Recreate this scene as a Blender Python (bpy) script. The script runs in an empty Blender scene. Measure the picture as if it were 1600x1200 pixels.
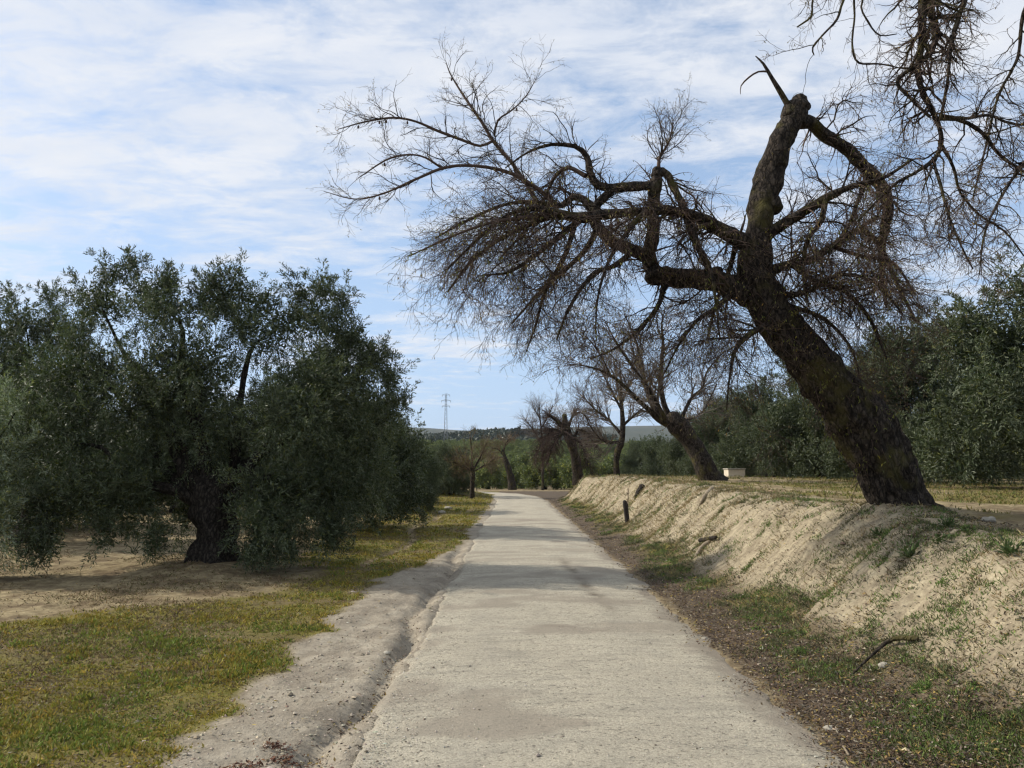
import bpy, math, random
import numpy as np
from mathutils import Vector
random.seed(7)
rng = np.random.default_rng(11)
sc = bpy.context.scene
R = math.radians
PI = math.pi

# ------------------------------------------------------------------ camera, light, exposure
FPX, HOR, CAMZ = 1190.0, 730.0, 1.65
PITCH = math.atan((HOR - 600.0) / FPX)
cam_d = bpy.data.cameras.new('camera'); cam = bpy.data.objects.new('camera', cam_d)
sc.collection.objects.link(cam); sc.camera = cam
cam.location = (0, 0, CAMZ); cam.rotation_euler = (PI / 2 + PITCH, 0, 0)
cam_d.sensor_width = 36; cam_d.lens = 36 * FPX / 1600
cam_d.clip_start = 0.05; cam_d.clip_end = 20000

SUN_EL, SUN_AZ = 35.0, -77.0          # azimuth from +Y, negative is to the left
sun_d = bpy.data.lights.new('sun', 'SUN'); sun = bpy.data.objects.new('sun', sun_d)
sc.collection.objects.link(sun)
sd = Vector((math.sin(R(SUN_AZ)) * math.cos(R(SUN_EL)), math.cos(R(SUN_AZ)) * math.cos(R(SUN_EL)), math.sin(R(SUN_EL))))
sun.rotation_euler = sd.to_track_quat('Z', 'Y').to_euler()
sun_d.energy = 3.9; sun_d.angle = R(0.9); sun_d.color = (1.0, 0.93, 0.82)
sc.view_settings.view_transform = 'Standard'; sc.view_settings.look = 'None'
sc.view_settings.gamma = 1; sc.view_settings.exposure = 0.40
sc.view_settings.use_curve_mapping = False
sc.cycles.max_bounces = 6; sc.cycles.diffuse_bounces = 3; sc.cycles.glossy_bounces = 2
sc.cycles.transmission_bounces = 3; sc.cycles.transparent_max_bounces = 4
sc.cycles.use_denoising = True; sc.cycles.denoiser = 'OPENIMAGEDENOISE'; sc.cycles.denoising_input_passes = 'RGB_ALBEDO_NORMAL'
sc.cycles.filter_width = 1.3

class NT:
    def __init__(s, tree): s.t = tree; s.n = tree.nodes; s.l = tree.links; s.n.clear()
    def add(s, typ, **kw):
        n = s.n.new(typ)
        for k, v in kw.items():
            if k.startswith('i_'):
                key = k[2:]; key = int(key) if key.isdigit() else key
                n.inputs[key].default_value = v
            else: setattr(n, k, v)
        return n
    def lk(s, a, b): s.l.new(a, b)
    def math(s, op, a, b=None, c=None, clamp=False):
        n = s.n.new('ShaderNodeMath'); n.operation = op; n.use_clamp = clamp
        for i, v in enumerate((a, b, c)):
            if v is None: continue
            if isinstance(v, (int, float)): n.inputs[i].default_value = v
            else: s.lk(v, n.inputs[i])
        return n.outputs[0]
    def ramp(s, fac, stops, interp='LINEAR'):
        n = s.n.new('ShaderNodeValToRGB'); n.color_ramp.interpolation = interp
        e = n.color_ramp.elements
        while len(e) < len(stops): e.new(0.5)
        for i, (p, c) in enumerate(stops):
            e[i].position = p
            e[i].color = (c, c, c, 1) if isinstance(c, (int, float)) else (*c, 1)
        s.lk(fac, n.inputs[0]); return n.outputs[0]
    def mix(s, fac, a, b, mode='MIX'):
        n = s.n.new('ShaderNodeMix'); n.data_type = 'RGBA'; n.blend_type = mode
        if isinstance(fac, (int, float)): n.inputs[0].default_value = fac
        else: s.lk(fac, n.inputs[0])
        for i, v in ((6, a), (7, b)):
            if isinstance(v, tuple): n.inputs[i].default_value = (*v, 1)
            else: s.lk(v, n.inputs[i])
        return n.outputs[2]
    def noise(s, vec, scale, detail=4, rough=0.55, dist=0.0, out=0):
        n = s.n.new('ShaderNodeTexNoise'); n.inputs['Scale'].default_value = scale
        n.inputs['Detail'].default_value = detail; n.inputs['Roughness'].default_value = rough
        n.inputs['Distortion'].default_value = dist
        if vec is not None: s.lk(vec, n.inputs['Vector'])
        return n.outputs[out]
    def mapping(s, vec, scale=(1, 1, 1), rot=(0, 0, 0), loc=(0, 0, 0)):
        n = s.n.new('ShaderNodeMapping'); n.inputs['Scale'].default_value = scale
        n.inputs['Rotation'].default_value = rot; n.inputs['Location'].default_value = loc
        s.lk(vec, n.inputs[0]); return n.outputs[0]

world = bpy.data.worlds.new('World'); sc.world = world; world.use_nodes = True
w = NT(world.node_tree)
sky = w.add('ShaderNodeTexSky'); sky.sky_type = 'NISHITA'; sky.sun_disc = False
sky.sun_elevation = R(SUN_EL); sky.sun_rotation = R(SUN_AZ); sky.altitude = 400
sky.air_density = 1.0; sky.dust_density = 2.0; sky.ozone_density = 1.2
bg1 = w.add('ShaderNodeBackground'); bg1.inputs[1].default_value = 0.125
w.lk(sky.outputs[0], bg1.inputs[0])
tc = w.add('ShaderNodeTexCoord'); sep = w.add('ShaderNodeSeparateXYZ'); w.lk(tc.outputs['Generated'], sep.inputs[0])
zc = w.math('MAXIMUM', sep.outputs[2], 0.0)
den = w.math('ADD', zc, 0.09)
px_ = w.math('DIVIDE', sep.outputs[0], den); py_ = w.math('DIVIDE', sep.outputs[1], den)
cmb = w.add('ShaderNodeCombineXYZ'); w.lk(px_, cmb.inputs[0]); w.lk(py_, cmb.inputs[1])
CL = cmb.outputs[0]
streak = w.noise(w.mapping(CL, (0.40, 1.25, 1), (0, 0, R(24)), (3.1, 1.2, 0)), 1.0, 7, 0.60, 0.35)
puff = w.noise(w.mapping(CL, (0.85, 1.35, 1), (0, 0, R(18)), (7.3, 4.1, 0)), 4.6, 8, 0.66, 0.35)
big = w.noise(w.mapping(CL, (1, 1, 1), (0, 0, 0), (2.0, 5.0, 0)), 0.62, 3, 0.5)
s1 = w.math('MULTIPLY_ADD', streak, 1.05, -0.525); s2 = w.math('MULTIPLY_ADD', puff, 1.3, -0.65); s3 = w.math('MULTIPLY_ADD', big, 0.9, -0.45)
summ = w.math('ADD', w.math('ADD', s1, s2), s3)
cov = w.math('ADD', summ, w.ramp(zc, [(0.0, 0.36), (0.10, 0.27), (0.22, 0.36), (0.34, 0.52), (0.50, 0.60)]))
cmask = w.ramp(cov, [(0.30, 0.0), (0.50, 0.45), (0.66, 0.82), (0.85, 0.96)])
shade = w.ramp(w.noise(w.mapping(CL, (0.8, 1.5, 1), (0, 0, R(12)), (7.1, 4.0, 0)), 3.2, 6), [(0.3, (0.64, 0.68, 0.755)), (0.7, (0.76, 0.77, 0.795))])
bg2 = w.add('ShaderNodeBackground'); bg2.inputs[1].default_value = 0.92
w.lk(shade, bg2.inputs[0])
# thin pale veil low in the sky
veil = w.ramp(zc, [(0.0, 0.80), (0.10, 0.70), (0.30, 0.50), (0.6, 0.35)])
bgv = w.add('ShaderNodeBackground'); bgv.inputs[0].default_value = (0.40, 0.555, 0.80, 1); bgv.inputs[1].default_value = 0.95
m0 = w.add('ShaderNodeMixShader'); w.lk(veil, m0.inputs[0]); w.lk(bg1.outputs[0], m0.inputs[1]); w.lk(bgv.outputs[0], m0.inputs[2])
m1 = w.add('ShaderNodeMixShader'); w.lk(cmask, m1.inputs[0]); w.lk(m0.outputs[0], m1.inputs[1]); w.lk(bg2.outputs[0], m1.inputs[2])
wo = w.add('ShaderNodeOutputWorld'); w.lk(m1.outputs[0], wo.inputs[0])

# ------------------------------------------------------------------ noise
def _h(ix, iy, iz, seed):
    n = (ix.astype(np.int64) * 374761393 + iy.astype(np.int64) * 668265263 + iz.astype(np.int64) * 1442695041 + seed * 974634777) & 0xFFFFFFFF
    n = ((n ^ (n >> 13)) * 1274126177) & 0xFFFFFFFF
    n = ((n ^ (n >> 16)) * 2246822519) & 0xFFFFFFFF
    return ((n ^ (n >> 15)) & 0xFFFFFF) / float(0xFFFFFF)
def vn2(x, y, seed=0):
    ix, iy = np.floor(x), np.floor(y); fx, fy = x - ix, y - iy
    fx = fx * fx * (3 - 2 * fx); fy = fy * fy * (3 - 2 * fy); z = np.zeros_like(ix)
    a, b = _h(ix, iy, z, seed), _h(ix + 1, iy, z, seed); c, d = _h(ix, iy + 1, z, seed), _h(ix + 1, iy + 1, z, seed)
    return (a * (1 - fx) + b * fx) * (1 - fy) + (c * (1 - fx) + d * fx) * fy
def vn3(x, y, z, seed=0):
    iz = np.floor(z); fz = z - iz; fz = fz * fz * (3 - 2 * fz)
    ix, iy = np.floor(x), np.floor(y); fx, fy = x - ix, y - iy
    fx = fx * fx * (3 - 2 * fx); fy = fy * fy * (3 - 2 * fy)
    def pl(k):
        a, b = _h(ix, iy, k, seed), _h(ix + 1, iy, k, seed); c, d = _h(ix, iy + 1, k, seed), _h(ix + 1, iy + 1, k, seed)
        return (a * (1 - fx) + b * fx) * (1 - fy) + (c * (1 - fx) + d * fx) * fy
    return pl(iz) * (1 - fz) + pl(iz + 1) * fz
def fbm(x, y, s, o=4, seed=0, g=0.5):
    t = 0; a = 1; n = 0
    for i in range(o):
        t = t + a * vn2(x * s + 17.3 * i, y * s - 9.1 * i, seed + i); n += a; a *= g; s *= 2.03
    return t / n * 2 - 1
def sm(x, a, b):
    t = np.clip((x - a) / (b - a), 0, 1); return t * t * (3 - 2 * t)
def sinterp(x, xs, ys):
    x = np.asarray(x, float); xs = np.array(xs, float); ys = np.array(ys, float)
    i = np.clip(np.searchsorted(xs, x) - 1, 0, len(xs) - 2)
    t = np.clip((x - xs[i]) / (xs[i + 1] - xs[i]), 0, 1); t = t * t * (3 - 2 * t)
    return ys[i] * (1 - t) + ys[i + 1] * t

# ------------------------------------------------------------------ terrain function
def edges(y):
    L = np.interp(y, [0, 4, 20, 33, 38, 44, 50, 58, 70, 90], [-0.93, -0.93, -0.84, -0.72, -0.75, -1.3, -2.7, -6.2, -14, -27])
    Rr = np.interp(y, [0, 4, 20, 33, 38, 44, 50, 58, 70, 90], [1.85, 1.85, 1.80, 1.76, 1.75, 1.45, 0.5, -2.3, -9.5, -22])
    return L, Rr
def base_z(x, y):
    z = sinterp(y, [-1e5, 38, 100, 300, 430, 720, 1100, 3600, 7000], [0, 0, -0.75, 7.6, 6.0, 25.0, 12.0, 178.0, 150.0])
    big_ = fbm(x + 40, y * 0.6, 1 / 170.0, 3, 5) * sm(y, 130, 420) * 2.6
    far_ = fbm(x + 900, y * 0.3, 1 / 900.0, 3, 9) * sm(y, 1500, 3000) * 26.0
    ridge = np.exp(-((x - 0.0 * y) / (0.09 * np.maximum(y, 1))) ** 2) * sm(y, 450, 680) * (1 - sm(y, 800, 1200)) * 6.5
    return z + big_ + far_ + ridge
def toe_top(y):
    toe = np.interp(y, [-50, 0, 34, 39, 44, 50, 70], [2.05, 2.05, 1.95, 2.2, 4.2, 9, 24]) + 0.18 * np.sin(y * 0.9) * 0.6 + 0.1 * np.sin(y * 2.3 + 1)
    top = np.interp(y, [-50, 3, 9, 20, 30, 36, 40, 44, 50, 70], [4.6, 4.5, 4.4, 4.5, 4.3, 3.5, 3.9, 6.5, 12, 28]) + 0.12 * np.sin(y * 1.35 + 2) + 0.07 * np.sin(y * 3.1)
    return toe, top
def bank_H(y): return np.interp(y, [-50, 6, 9, 20, 30, 38, 46], [1.0, 1.0, 1.12, 1.25, 1.32, 1.15, 0.95])
def H(x, y, micro=True):
    x = np.asarray(x, float); y = np.asarray(y, float)
    z = base_z(x, y)
    toe, top = toe_top(y)
    u = (x - toe) / (top - toe)
    prof = np.interp(u, [0, 0.30, 0.44, 0.76, 0.86, 0.95, 1.12], [0, 0.11, 0.26, 0.86, 0.965, 1.0, 1.0])
    plate = bank_H(y) * prof - 0.010 * np.clip(x - top, 0, 25)
    fade = 1 - sm(y, 60, 95)
    z = z + plate * fade * (x > toe)
    L, Rr = edges(y)
    near = 1 - sm(y, 55, 90)
    # trench under the road and gully on its left
    inroad = sm(x, L - 0.02, L + 0.12) * (1 - sm(x, Rr - 0.25, Rr + 0.05))
    z = z - 0.07 * inroad * near
    gw = L - 0.15 + 0.07 * np.sin(y * 1.15) + 0.04 * np.sin(y * 3.3 + 1)
    z = z - (0.085 + 0.05 * fbm(x * 0, y, 1.2, 3, 113)) * np.exp(-((x - gw) / 0.085) ** 2) * (1 - sm(y, 13, 18)) * sm(y, 3, 4.5)
    z = z - 0.02 * np.exp(-((x + 1.3 + 0.15 * np.sin(y)) / 0.30) ** 2) * (1 - sm(y, 13, 18))
    sh = np.exp(-((x + 1.25) / 0.55) ** 2) * (1 - sm(y, 13, 18)) * (y > 1); z = z + sh * (0.030 * fbm(x, y, 5.5, 4, 111, 0.65) + 0.012 * fbm(x, y, 15.0, 3, 112, 0.65))
    # little dry rill in the grass further on
    rl = -2.35 + 0.20 * np.sin(y * 0.8) - 0.03 * (y - 14)
    z = z - 0.08 * np.exp(-((x - rl) / 0.16) ** 2) * sm(y, 12, 14) * (1 - sm(y, 27, 32))
    left = 1 - sm(x, L - 1.2, L - 0.2)
    right = sm(x, toe - 0.3, toe + 0.5)
    z = z + 0.05 * fbm(x, y, 0.45, 4, 21) * (left + 0.3 * right) * near
    z = z + 0.10 * np.exp(-(((x - 4.65) / 0.7) ** 2 + ((y - 9.1) / 0.9) ** 2))
    z = z + 0.50 * np.exp(-(((x + 4.6) / 2.9) ** 2 + ((y - 46.5) / 3.2) ** 2))
    # mound under the big olive
    z = z + 0.16 * np.exp(-(((x + 4.85) / 1.5) ** 2 + ((y - 12.7) / 1.4) ** 2))
    if micro:
        face = np.clip(np.interp(u, [0.15, 0.4, 0.9, 1.1], [0, 1, 1, 0.25]), 0, 1) * (x > toe) * near
        z = z + face * (0.055 * fbm(x * 0.7 + y * 0.4, y * 1.6 - x * 0.8, 1.5, 4, 31, 0.6) + 0.085 * fbm(x, y, 4.2, 5, 37, 0.72) - 0.05 * sm(fbm(x * 0.5, y * 1.4 - x * 0.5, 1.1, 3, 38), 0.25, 0.5))
        z = z + near * 0.034 * fbm(x, y, 3.8, 5, 41, 0.62) * (1 - inroad)
    return z
def road_z(x, y):
    L, Rr = edges(y); u = np.clip((x - L) / (Rr - L), 0, 1)
    return base_z(x, y) + 0.012 + 0.030 * (1 - (2 * u - 1) ** 2)
def top_z(x, y):
    L, Rr = edges(y); return np.where((x > L + 0.05) & (x < Rr - 0.02), np.maximum(road_z(x, y), H(x, y)), H(x, y))
def masks(x, y):
    toe, top = toe_top(y); L, Rr = edges(y); u = (x - toe) / (top - toe)
    n1 = fbm(x, y, 0.7, 4, 51); n2 = fbm(x, y, 2.6, 4, 61)
    # grass on the left of the road
    inner = np.interp(y, [0, 4, 6.2, 11, 13.5, 16, 40], [-2.05, -2.0, -1.85, -1.95, -1.5, -1.05, -0.9])
    outer = np.interp(y, [0, 4, 8, 9, 10.5, 12, 13.5, 18, 40], [-9, -8, -5.9, -4.6, -3.3, -3.1, -3.9, -4.2, -5])
    gl = (1 - sm(x, inner - 0.22 + 0.30 * n2, inner + 0.05 + 0.30 * n2)) * sm(x, outer - 0.5 + 0.8 * n1, outer + 0.6 + 0.8 * n1)
    gl = gl * (y < 60)
    rl = -2.35 + 0.20 * np.sin(y * 0.8) - 0.03 * (y - 14)
    gl = gl * (1 - np.exp(-((x - rl) / 0.13) ** 2) * sm(y, 12, 14) * (1 - sm(y, 27, 32)))
    farg = sm(y, 14, 30) * (x < L - 0.4) * sm(n1 + 0.7 * n2, -0.15, 0.4) * 0.6
    plat = (u > 1.1) * sm(n1 + 0.4 * n2, -0.25, 0.3) * 0.75
    # greens on the bank
    foot = np.exp(-((u - 0.30) / 0.17) ** 2) * sm(n1 * 0.6 + n2 * 0.8, -0.35, 0.25)
    face = (u > 0.1) * (u < 1.05) * sm(n2 * 1.0 + 0.5 * n1 + 0.12 * sm(y, 10, 18), 0.10, 0.45) * 0.6
    nearw = np.interp(y, [3, 6, 8, 12], [1, 0.7, 0.25, 0.0])
    lowg = (u > 0.12) * (u < 0.95) * nearw * sm(n2 + n1 * 0.5, -0.40, 0.15) * 1.0
    g = np.clip(np.maximum.reduce([gl, farg, plat, foot * (u > 0), face, lowg]), 0, 1)
    # brown litter between the road and the bank
    lit = sm(x, Rr - 0.10 + 0.12 * n2, Rr + 0.18 + 0.12 * n2) * (1 - sm(u, 0.20 + 0.12 * n1 + 0.15 * nearw, 0.42 + 0.12 * n1 + 0.25 * nearw)) * (y < 60)
    sand = sm(u, 0.22 + 0.1 * n1 + 0.12 * nearw, 0.42 + 0.1 * n1 + 0.12 * nearw) * (1 - sm(u, 1.02 + 0.08 * n2, 1.3 + 0.12 * n2))
    dirt = sm(x, inner - 0.25 + 0.3 * n2, inner + 0.1 + 0.3 * n2) * (x < Rr)
    return g, lit, sand, dirt

# ------------------------------------------------------------------ mesh helpers
COL = sc.collection
def mesh_np(name, V, F, mat=None, smooth=True, attrs=None):
    me = bpy.data.meshes.new(name)
    V = np.ascontiguousarray(V, np.float32).reshape(-1, 3)
    if isinstance(F, np.ndarray): Fs = [F]
    else: Fs = [f for f in F if len(f)]
    me.vertices.add(len(V)); me.vertices.foreach_set('co', V.ravel())
    idx = np.concatenate([f.ravel() for f in Fs]).astype(np.int32)
    tot = np.concatenate([np.full(len(f), f.shape[1]) for f in Fs]).astype(np.int32)
    st = np.concatenate([[0], np.cumsum(tot)[:-1]]).astype(np.int32)
    me.loops.add(len(idx)); me.loops.foreach_set('vertex_index', idx)
    me.polygons.add(len(tot)); me.polygons.foreach_set('loop_start', st)
    me.polygons.foreach_set('loop_total', tot)
    me.polygons.foreach_set('use_smooth', np.full(len(tot), smooth))
    me.update(calc_edges=True)
    for k, a in (attrs or {}).items():
        at = me.color_attributes.new(k, 'FLOAT_COLOR', 'POINT')
        c = np.ones((len(V), 4), np.float32); c[:, :a.shape[1]] = a
        at.data.foreach_set('color', c.ravel())
    if mat: me.materials.append(mat)
    return me
def link(name, data, parent=None, loc=None, kind=None, label=None, cat=None, group=None):
    o = bpy.data.objects.new(name, data); COL.objects.link(o)
    if parent: o.parent = parent
    if loc is not None: o.location = loc
    if kind: o['kind'] = kind
    if label: o['label'] = label
    if cat: o['category'] = cat
    if group: o['group'] = group
    return o
def nrm(v): return v / np.maximum(np.linalg.norm(v, axis=-1, keepdims=True), 1e-9)
def P(px, py, Y):
    """world point seen in the photo at (px, py) at distance Y along the road"""
    a, b = (px - 800) / FPX, (600 - py) / FPX
    dy = math.cos(PITCH) - b * math.sin(PITCH); dz = math.sin(PITCH) + b * math.cos(PITCH)
    return np.array([a / dy * Y, Y, CAMZ + dz / dy * Y])
def tubes(Pt, Rd, S):
    """Pt (M,K,3), Rd (M,K) -> verts, quads"""
    M, K, _ = Pt.shape
    T = np.zeros_like(Pt); T[:, 1:-1] = Pt[:, 2:] - Pt[:, :-2]; T[:, 0] = Pt[:, 1] - Pt[:, 0]; T[:, -1] = Pt[:, -1] - Pt[:, -2]
    T = nrm(T); mean = nrm(Pt[:, -1] - Pt[:, 0])
    ref = np.eye(3)[np.argmin(np.abs(mean), axis=1)][:, None, :]
    U = nrm(np.cross(T, ref)); W = np.cross(T, U)
    a = np.arange(S) * 2 * PI / S
    V = Pt[:, :, None, :] + Rd[:, :, None, None] * (np.cos(a)[None, None, :, None] * U[:, :, None, :] + np.sin(a)[None, None, :, None] * W[:, :, None, :])
    base = (np.arange(M) * K * S)[:, None, None]; k = (np.arange(K - 1) * S)[None, :, None]; s = np.arange(S)[None, None, :]; s2 = (np.arange(S) + 1)[None, None, :] % S
    F = np.stack([base + k + s, base + k + s2, base + k + S + s2, base + k + S + s], -1).reshape(-1, 4)
    return V.reshape(-1, 3), F
def spline(pts, step):
    """Catmull-Rom through rows of pts (n,4: xyz r), resampled"""
    p = np.asarray(pts, float); q = np.vstack([2 * p[0] - p[1], p, 2 * p[-1] - p[-2]]); out = []
    for i in range(1, len(q) - 2):
        n = max(2, int(np.linalg.norm(q[i + 1, :3] - q[i, :3]) / step)); t = (np.arange(n) / n)[:, None]
        a, b, c, d = q[i - 1], q[i], q[i + 1], q[i + 2]
        out.append(0.5 * (2 * b + (c - a) * t + (2 * a - 5 * b + 4 * c - d) * t * t + (3 * b - a - 3 * c + d) * t ** 3))
    out.append(p[-1:]); r = np.vstack(out); r[:, 3] = np.maximum(r[:, 3], 0.0015); return r
def limb(pts, S=12, step=0.08, rough=0.12, cap=True, seed=0, flare=0.0, furrow=0.0):
    """one thick knotty limb with parallel transport frames"""
    q = spline(pts, step)
    if cap:
        t = nrm(q[-1, :3] - q[-2, :3]); r = q[-1, 3]
        ex = [np.append(q[-1, :3] + t * r * math.sin(a), r * math.cos(a)) for a in (0.5, 1.0, 1.35, 1.56)]
        q = np.vstack([q, ex])
    n = len(q); T = np.gradient(q[:, :3], axis=0); T = nrm(T)
    U = np.zeros((n, 3)); r0 = np.eye(3)[np.argmin(np.abs(T[0]))]; U[0] = nrm(np.cross(T[0], r0))
    for i in range(1, n):
        v = U[i - 1] - T[i] * np.dot(U[i - 1], T[i]); U[i] = nrm(v)
    W = np.cross(T, U); a = np.arange(S) * 2 * PI / S
    C = np.cos(a)[None, :, None] * U[:, None] + np.sin(a)[None, :, None] * W[:, None]
    base = q[:, None, :3] + q[:, 3][:, None, None] * C
    k = 0.75 / max(q[:, 3].mean(), 0.02)
    m = 1 + rough * (vn3(base[..., 0] * k, base[..., 1] * k, base[..., 2] * k, seed) * 2 - 1)
    m = m + 0.5 * rough * (vn3(base[..., 0] * k * 2.7, base[..., 1] * k * 2.7, base[..., 2] * k * 2.7, seed + 3) * 2 - 1)
    if furrow:
        L = np.arange(n)[:, None] * step; aa = a[None, :] + 0.25 * np.sin(L * 1.7)
        f = vn3(np.cos(aa) * 6 + 20, np.sin(aa) * 6 + 20, L * 3.5 + 0 * aa, seed + 5)
        m = m + furrow * (np.abs(f * 2 - 1) - 0.5)
    if flare:
        L = np.arange(n)[:, None] * step
        m = m + flare * np.exp(-L / 0.22) * (0.55 + 0.45 * np.sin(a[None, :] * 5 + seed))
    V = q[:, None, :3] + (q[:, 3][:, None] * m)[..., None] * C
    kk = (np.arange(n - 1) * S)[:, None]; s = np.arange(S)[None, :]; s2 = (s + 1) % S
    F = np.stack([kk + s, kk + s2, kk + S + s2, kk + S + s], -1).reshape(-1, 4)
    return V.reshape(-1, 3), F, q
def join(parts):
    Vs, Fs, o = [], [], 0
    for V, F in parts: Vs.append(V); Fs.append(F + o); o += len(V)
    return np.vstack(Vs), np.vstack(Fs)
def leaves(p, d, nr, L, W):
    """diamond leaf quads"""
    d = nrm(d); s = nrm(np.cross(d, nr)); n = len(p); L = L[:, None]; W = W[:, None]
    up = np.cross(s, d)
    V = np.stack([p, p + d * L * 0.42 + s * W * 0.5 + up * L * 0.05, p + d * L, p + d * L * 0.42 - s * W * 0.5 + up * L * 0.05], 1)
    F = np.arange(n * 4).reshape(n, 4); return V.reshape(-1, 3), F
def rdir(n): return nrm(rng.normal(size=(n, 3)))

# ------------------------------------------------------------------ materials
def newmat(name):
    m = bpy.data.materials.new(name); m.use_nodes = True; return m, NT(m.node_tree)
def finish(t, col, rough=0.85, bump=None, bstr=0.5, bdist=0.02, spec=0.25):
    p = t.add('ShaderNodeBsdfPrincipled'); o = t.add('ShaderNodeOutputMaterial')
    if isinstance(col, tuple): p.inputs['Base Color'].default_value = (*col, 1)
    else: t.lk(col, p.inputs['Base Color'])
    p.inputs['Roughness'].default_value = rough; p.inputs['Specular IOR Level'].default_value = spec
    if bump is not None:
        b = t.add('ShaderNodeBump'); b.inputs['Strength'].default_value = bstr; b.inputs['Distance'].default_value = bdist
        t.lk(bump, b.inputs['Height']); t.lk(b.outputs[0], p.inputs['Normal'])
    t.lk(p.outputs[0], o.inputs[0]); return p
def attr(t, name):
    a = t.add('ShaderNodeAttribute'); a.attribute_name = name; return a
def leaf_mat(name, top, under, trans=0.25, var=0.35):
    m, t = newmat(name)
    g = t.add('ShaderNodeNewGeometry'); pos = g.outputs['Position']
    n = t.noise(pos, 1.1, 3); isl = g.outputs['Random Per Island']
    f = t.math('ADD', t.math('MULTIPLY', n, 1.1), t.math('MULTIPLY', isl, 0.6))
    v = t.ramp(f, [(0.35, 1 - var), (1.0, 1 + var)])
    base = t.mix(g.outputs['Backfacing'], top, under)
    warm = t.mix(t.math('GREATER_THAN', isl, 0.93), base, tuple(c * k for c, k in zip(top, (1.9, 1.5, 0.9))))
    col = t.mix(1.0, warm, v, 'MULTIPLY')
    d = t.add('ShaderNodeBsdfPrincipled'); t.lk(col, d.inputs['Base Color']); d.inputs['Roughness'].default_value = 0.5
    d.inputs['Specular IOR Level'].default_value = 0.3
    tr = t.add('ShaderNodeBsdfTranslucent'); t.lk(t.mix(1.0, col, (1.0, 1.25, 0.45), 'MULTIPLY'), tr.inputs[0])
    mx = t.add('ShaderNodeMixShader'); mx.inputs[0].default_value = trans
    t.lk(d.outputs[0], mx.inputs[1]); t.lk(tr.outputs[0], mx.inputs[2])
    o = t.add('ShaderNodeOutputMaterial'); t.lk(mx.outputs[0], o.inputs[0]); return m
def tint_mat(name, trans=0.2, rough=0.6):
    m, t = newmat(name); a = attr(t, 'tint').outputs['Color']
    d = t.add('ShaderNodeBsdfPrincipled'); t.lk(a, d.inputs['Base Color']); d.inputs['Roughness'].default_value = rough
    d.inputs['Specular IOR Level'].default_value = 0.15
    tr = t.add('ShaderNodeBsdfTranslucent'); t.lk(a, tr.inputs[0]); mx = t.add('ShaderNodeMixShader'); mx.inputs[0].default_value = trans
    t.lk(d.outputs[0], mx.inputs[1]); t.lk(tr.outputs[0], mx.inputs[2])
    o = t.add('ShaderNodeOutputMaterial'); t.lk(mx.outputs[0], o.inputs[0]); return m
def bark_mat(name, dark, light, moss=None, scale=1.0):
    m, t = newmat(name); tc_ = t.add('ShaderNodeTexCoord'); g = t.add('ShaderNodeNewGeometry'); pos = g.outputs['Position']
    mp = t.mapping(pos, (1, 1, 0.32)); n1 = t.noise(mp, 26 * scale, 6, 0.65, 0.6); n2 = t.noise(pos, 3.2 * scale, 4)
    vo = t.add('ShaderNodeTexVoronoi'); vo.feature = 'DISTANCE_TO_EDGE'; vo.inputs['Scale'].default_value = 20 * scale
    t.lk(t.mapping(t.mix(0.12, pos, t.noise(pos, 9, 3, out=1)), (1, 1, 0.35)), vo.inputs['Vector'])
    crack = t.ramp(vo.outputs[0], [(0.0, 0.25), (0.22, 1.0)])
    col = t.mix(t.ramp(n1, [(0.35, 0.0), (0.7, 1.0)]), dark, light)
    col = t.mix(1.0, col, crack, 'MULTIPLY')
    if moss: col = t.mix(t.ramp(n2, [(0.52, 0.0), (0.68, 0.75)]), col, moss)
    hgt = t.math('ADD', n1, t.math('MULTIPLY', crack, 0.7))
    finish(t, col, 0.9, hgt, 0.9, 0.02, 0.15); return m
def twig_mat(name, c1, c2):
    m, t = newmat(name); g = t.add('ShaderNodeNewGeometry')
    col = t.mix(t.ramp(t.math('ADD', t.math('MULTIPLY', g.outputs['Random Per Island'], 0.6), t.math('MULTIPLY', t.noise(g.outputs['Position'], 2.2, 3), 0.6)), [(0.2, 0.0), (0.9, 1.0)]), c1, c2)
    finish(t, col, 0.8, None, spec=0.2); return m

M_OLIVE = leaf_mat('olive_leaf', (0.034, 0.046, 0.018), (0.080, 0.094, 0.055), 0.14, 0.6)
M_OLIVE_SUN = leaf_mat('olive_leaf_sunlit', (0.115, 0.142, 0.070), (0.22, 0.245, 0.17), 0.18, 0.4)  # paler copy of the olive leaf, sunlight put into its colour
M_OLIVE_FAR = leaf_mat('olive_leaf_far', (0.125, 0.148, 0.045), (0.09, 0.11, 0.05), 0.15, 0.45)  # sun on the hillside is put into this brighter leaf colour
M_PINE = leaf_mat('dark_evergreen', (0.022, 0.032, 0.018), (0.03, 0.04, 0.024), 0.1, 0.4)
M_DRY = leaf_mat('dry_leaf', (0.13, 0.095, 0.040), (0.17, 0.13, 0.07), 0.35, 0.5)
M_MOSSY = leaf_mat('yellow_green_leaf', (0.12, 0.12, 0.025), (0.14, 0.14, 0.04), 0.35, 0.5)
M_BARK = bark_mat('almond_bark', (0.018, 0.014, 0.011), (0.098, 0.078, 0.060), (0.080, 0.070, 0.022))
M_OBARK = bark_mat('olive_bark', (0.018, 0.015, 0.012), (0.075, 0.062, 0.048))
M_TWIG = twig_mat('almond_twig', (0.030, 0.020, 0.017), (0.105, 0.070, 0.052))
M_TWIGP = twig_mat('grey_twig', (0.075, 0.060, 0.050), (0.19, 0.155, 0.125))
M_TWIGR = twig_mat('reddish_twig', (0.085, 0.060, 0.038), (0.17, 0.125, 0.075))
M_TINT = tint_mat('grass_blade'); M_LITTER = tint_mat('fallen_leaf', 0.1, 0.8); M_PEB = tint_mat('pebble_stone', 0.0, 0.9)

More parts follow.
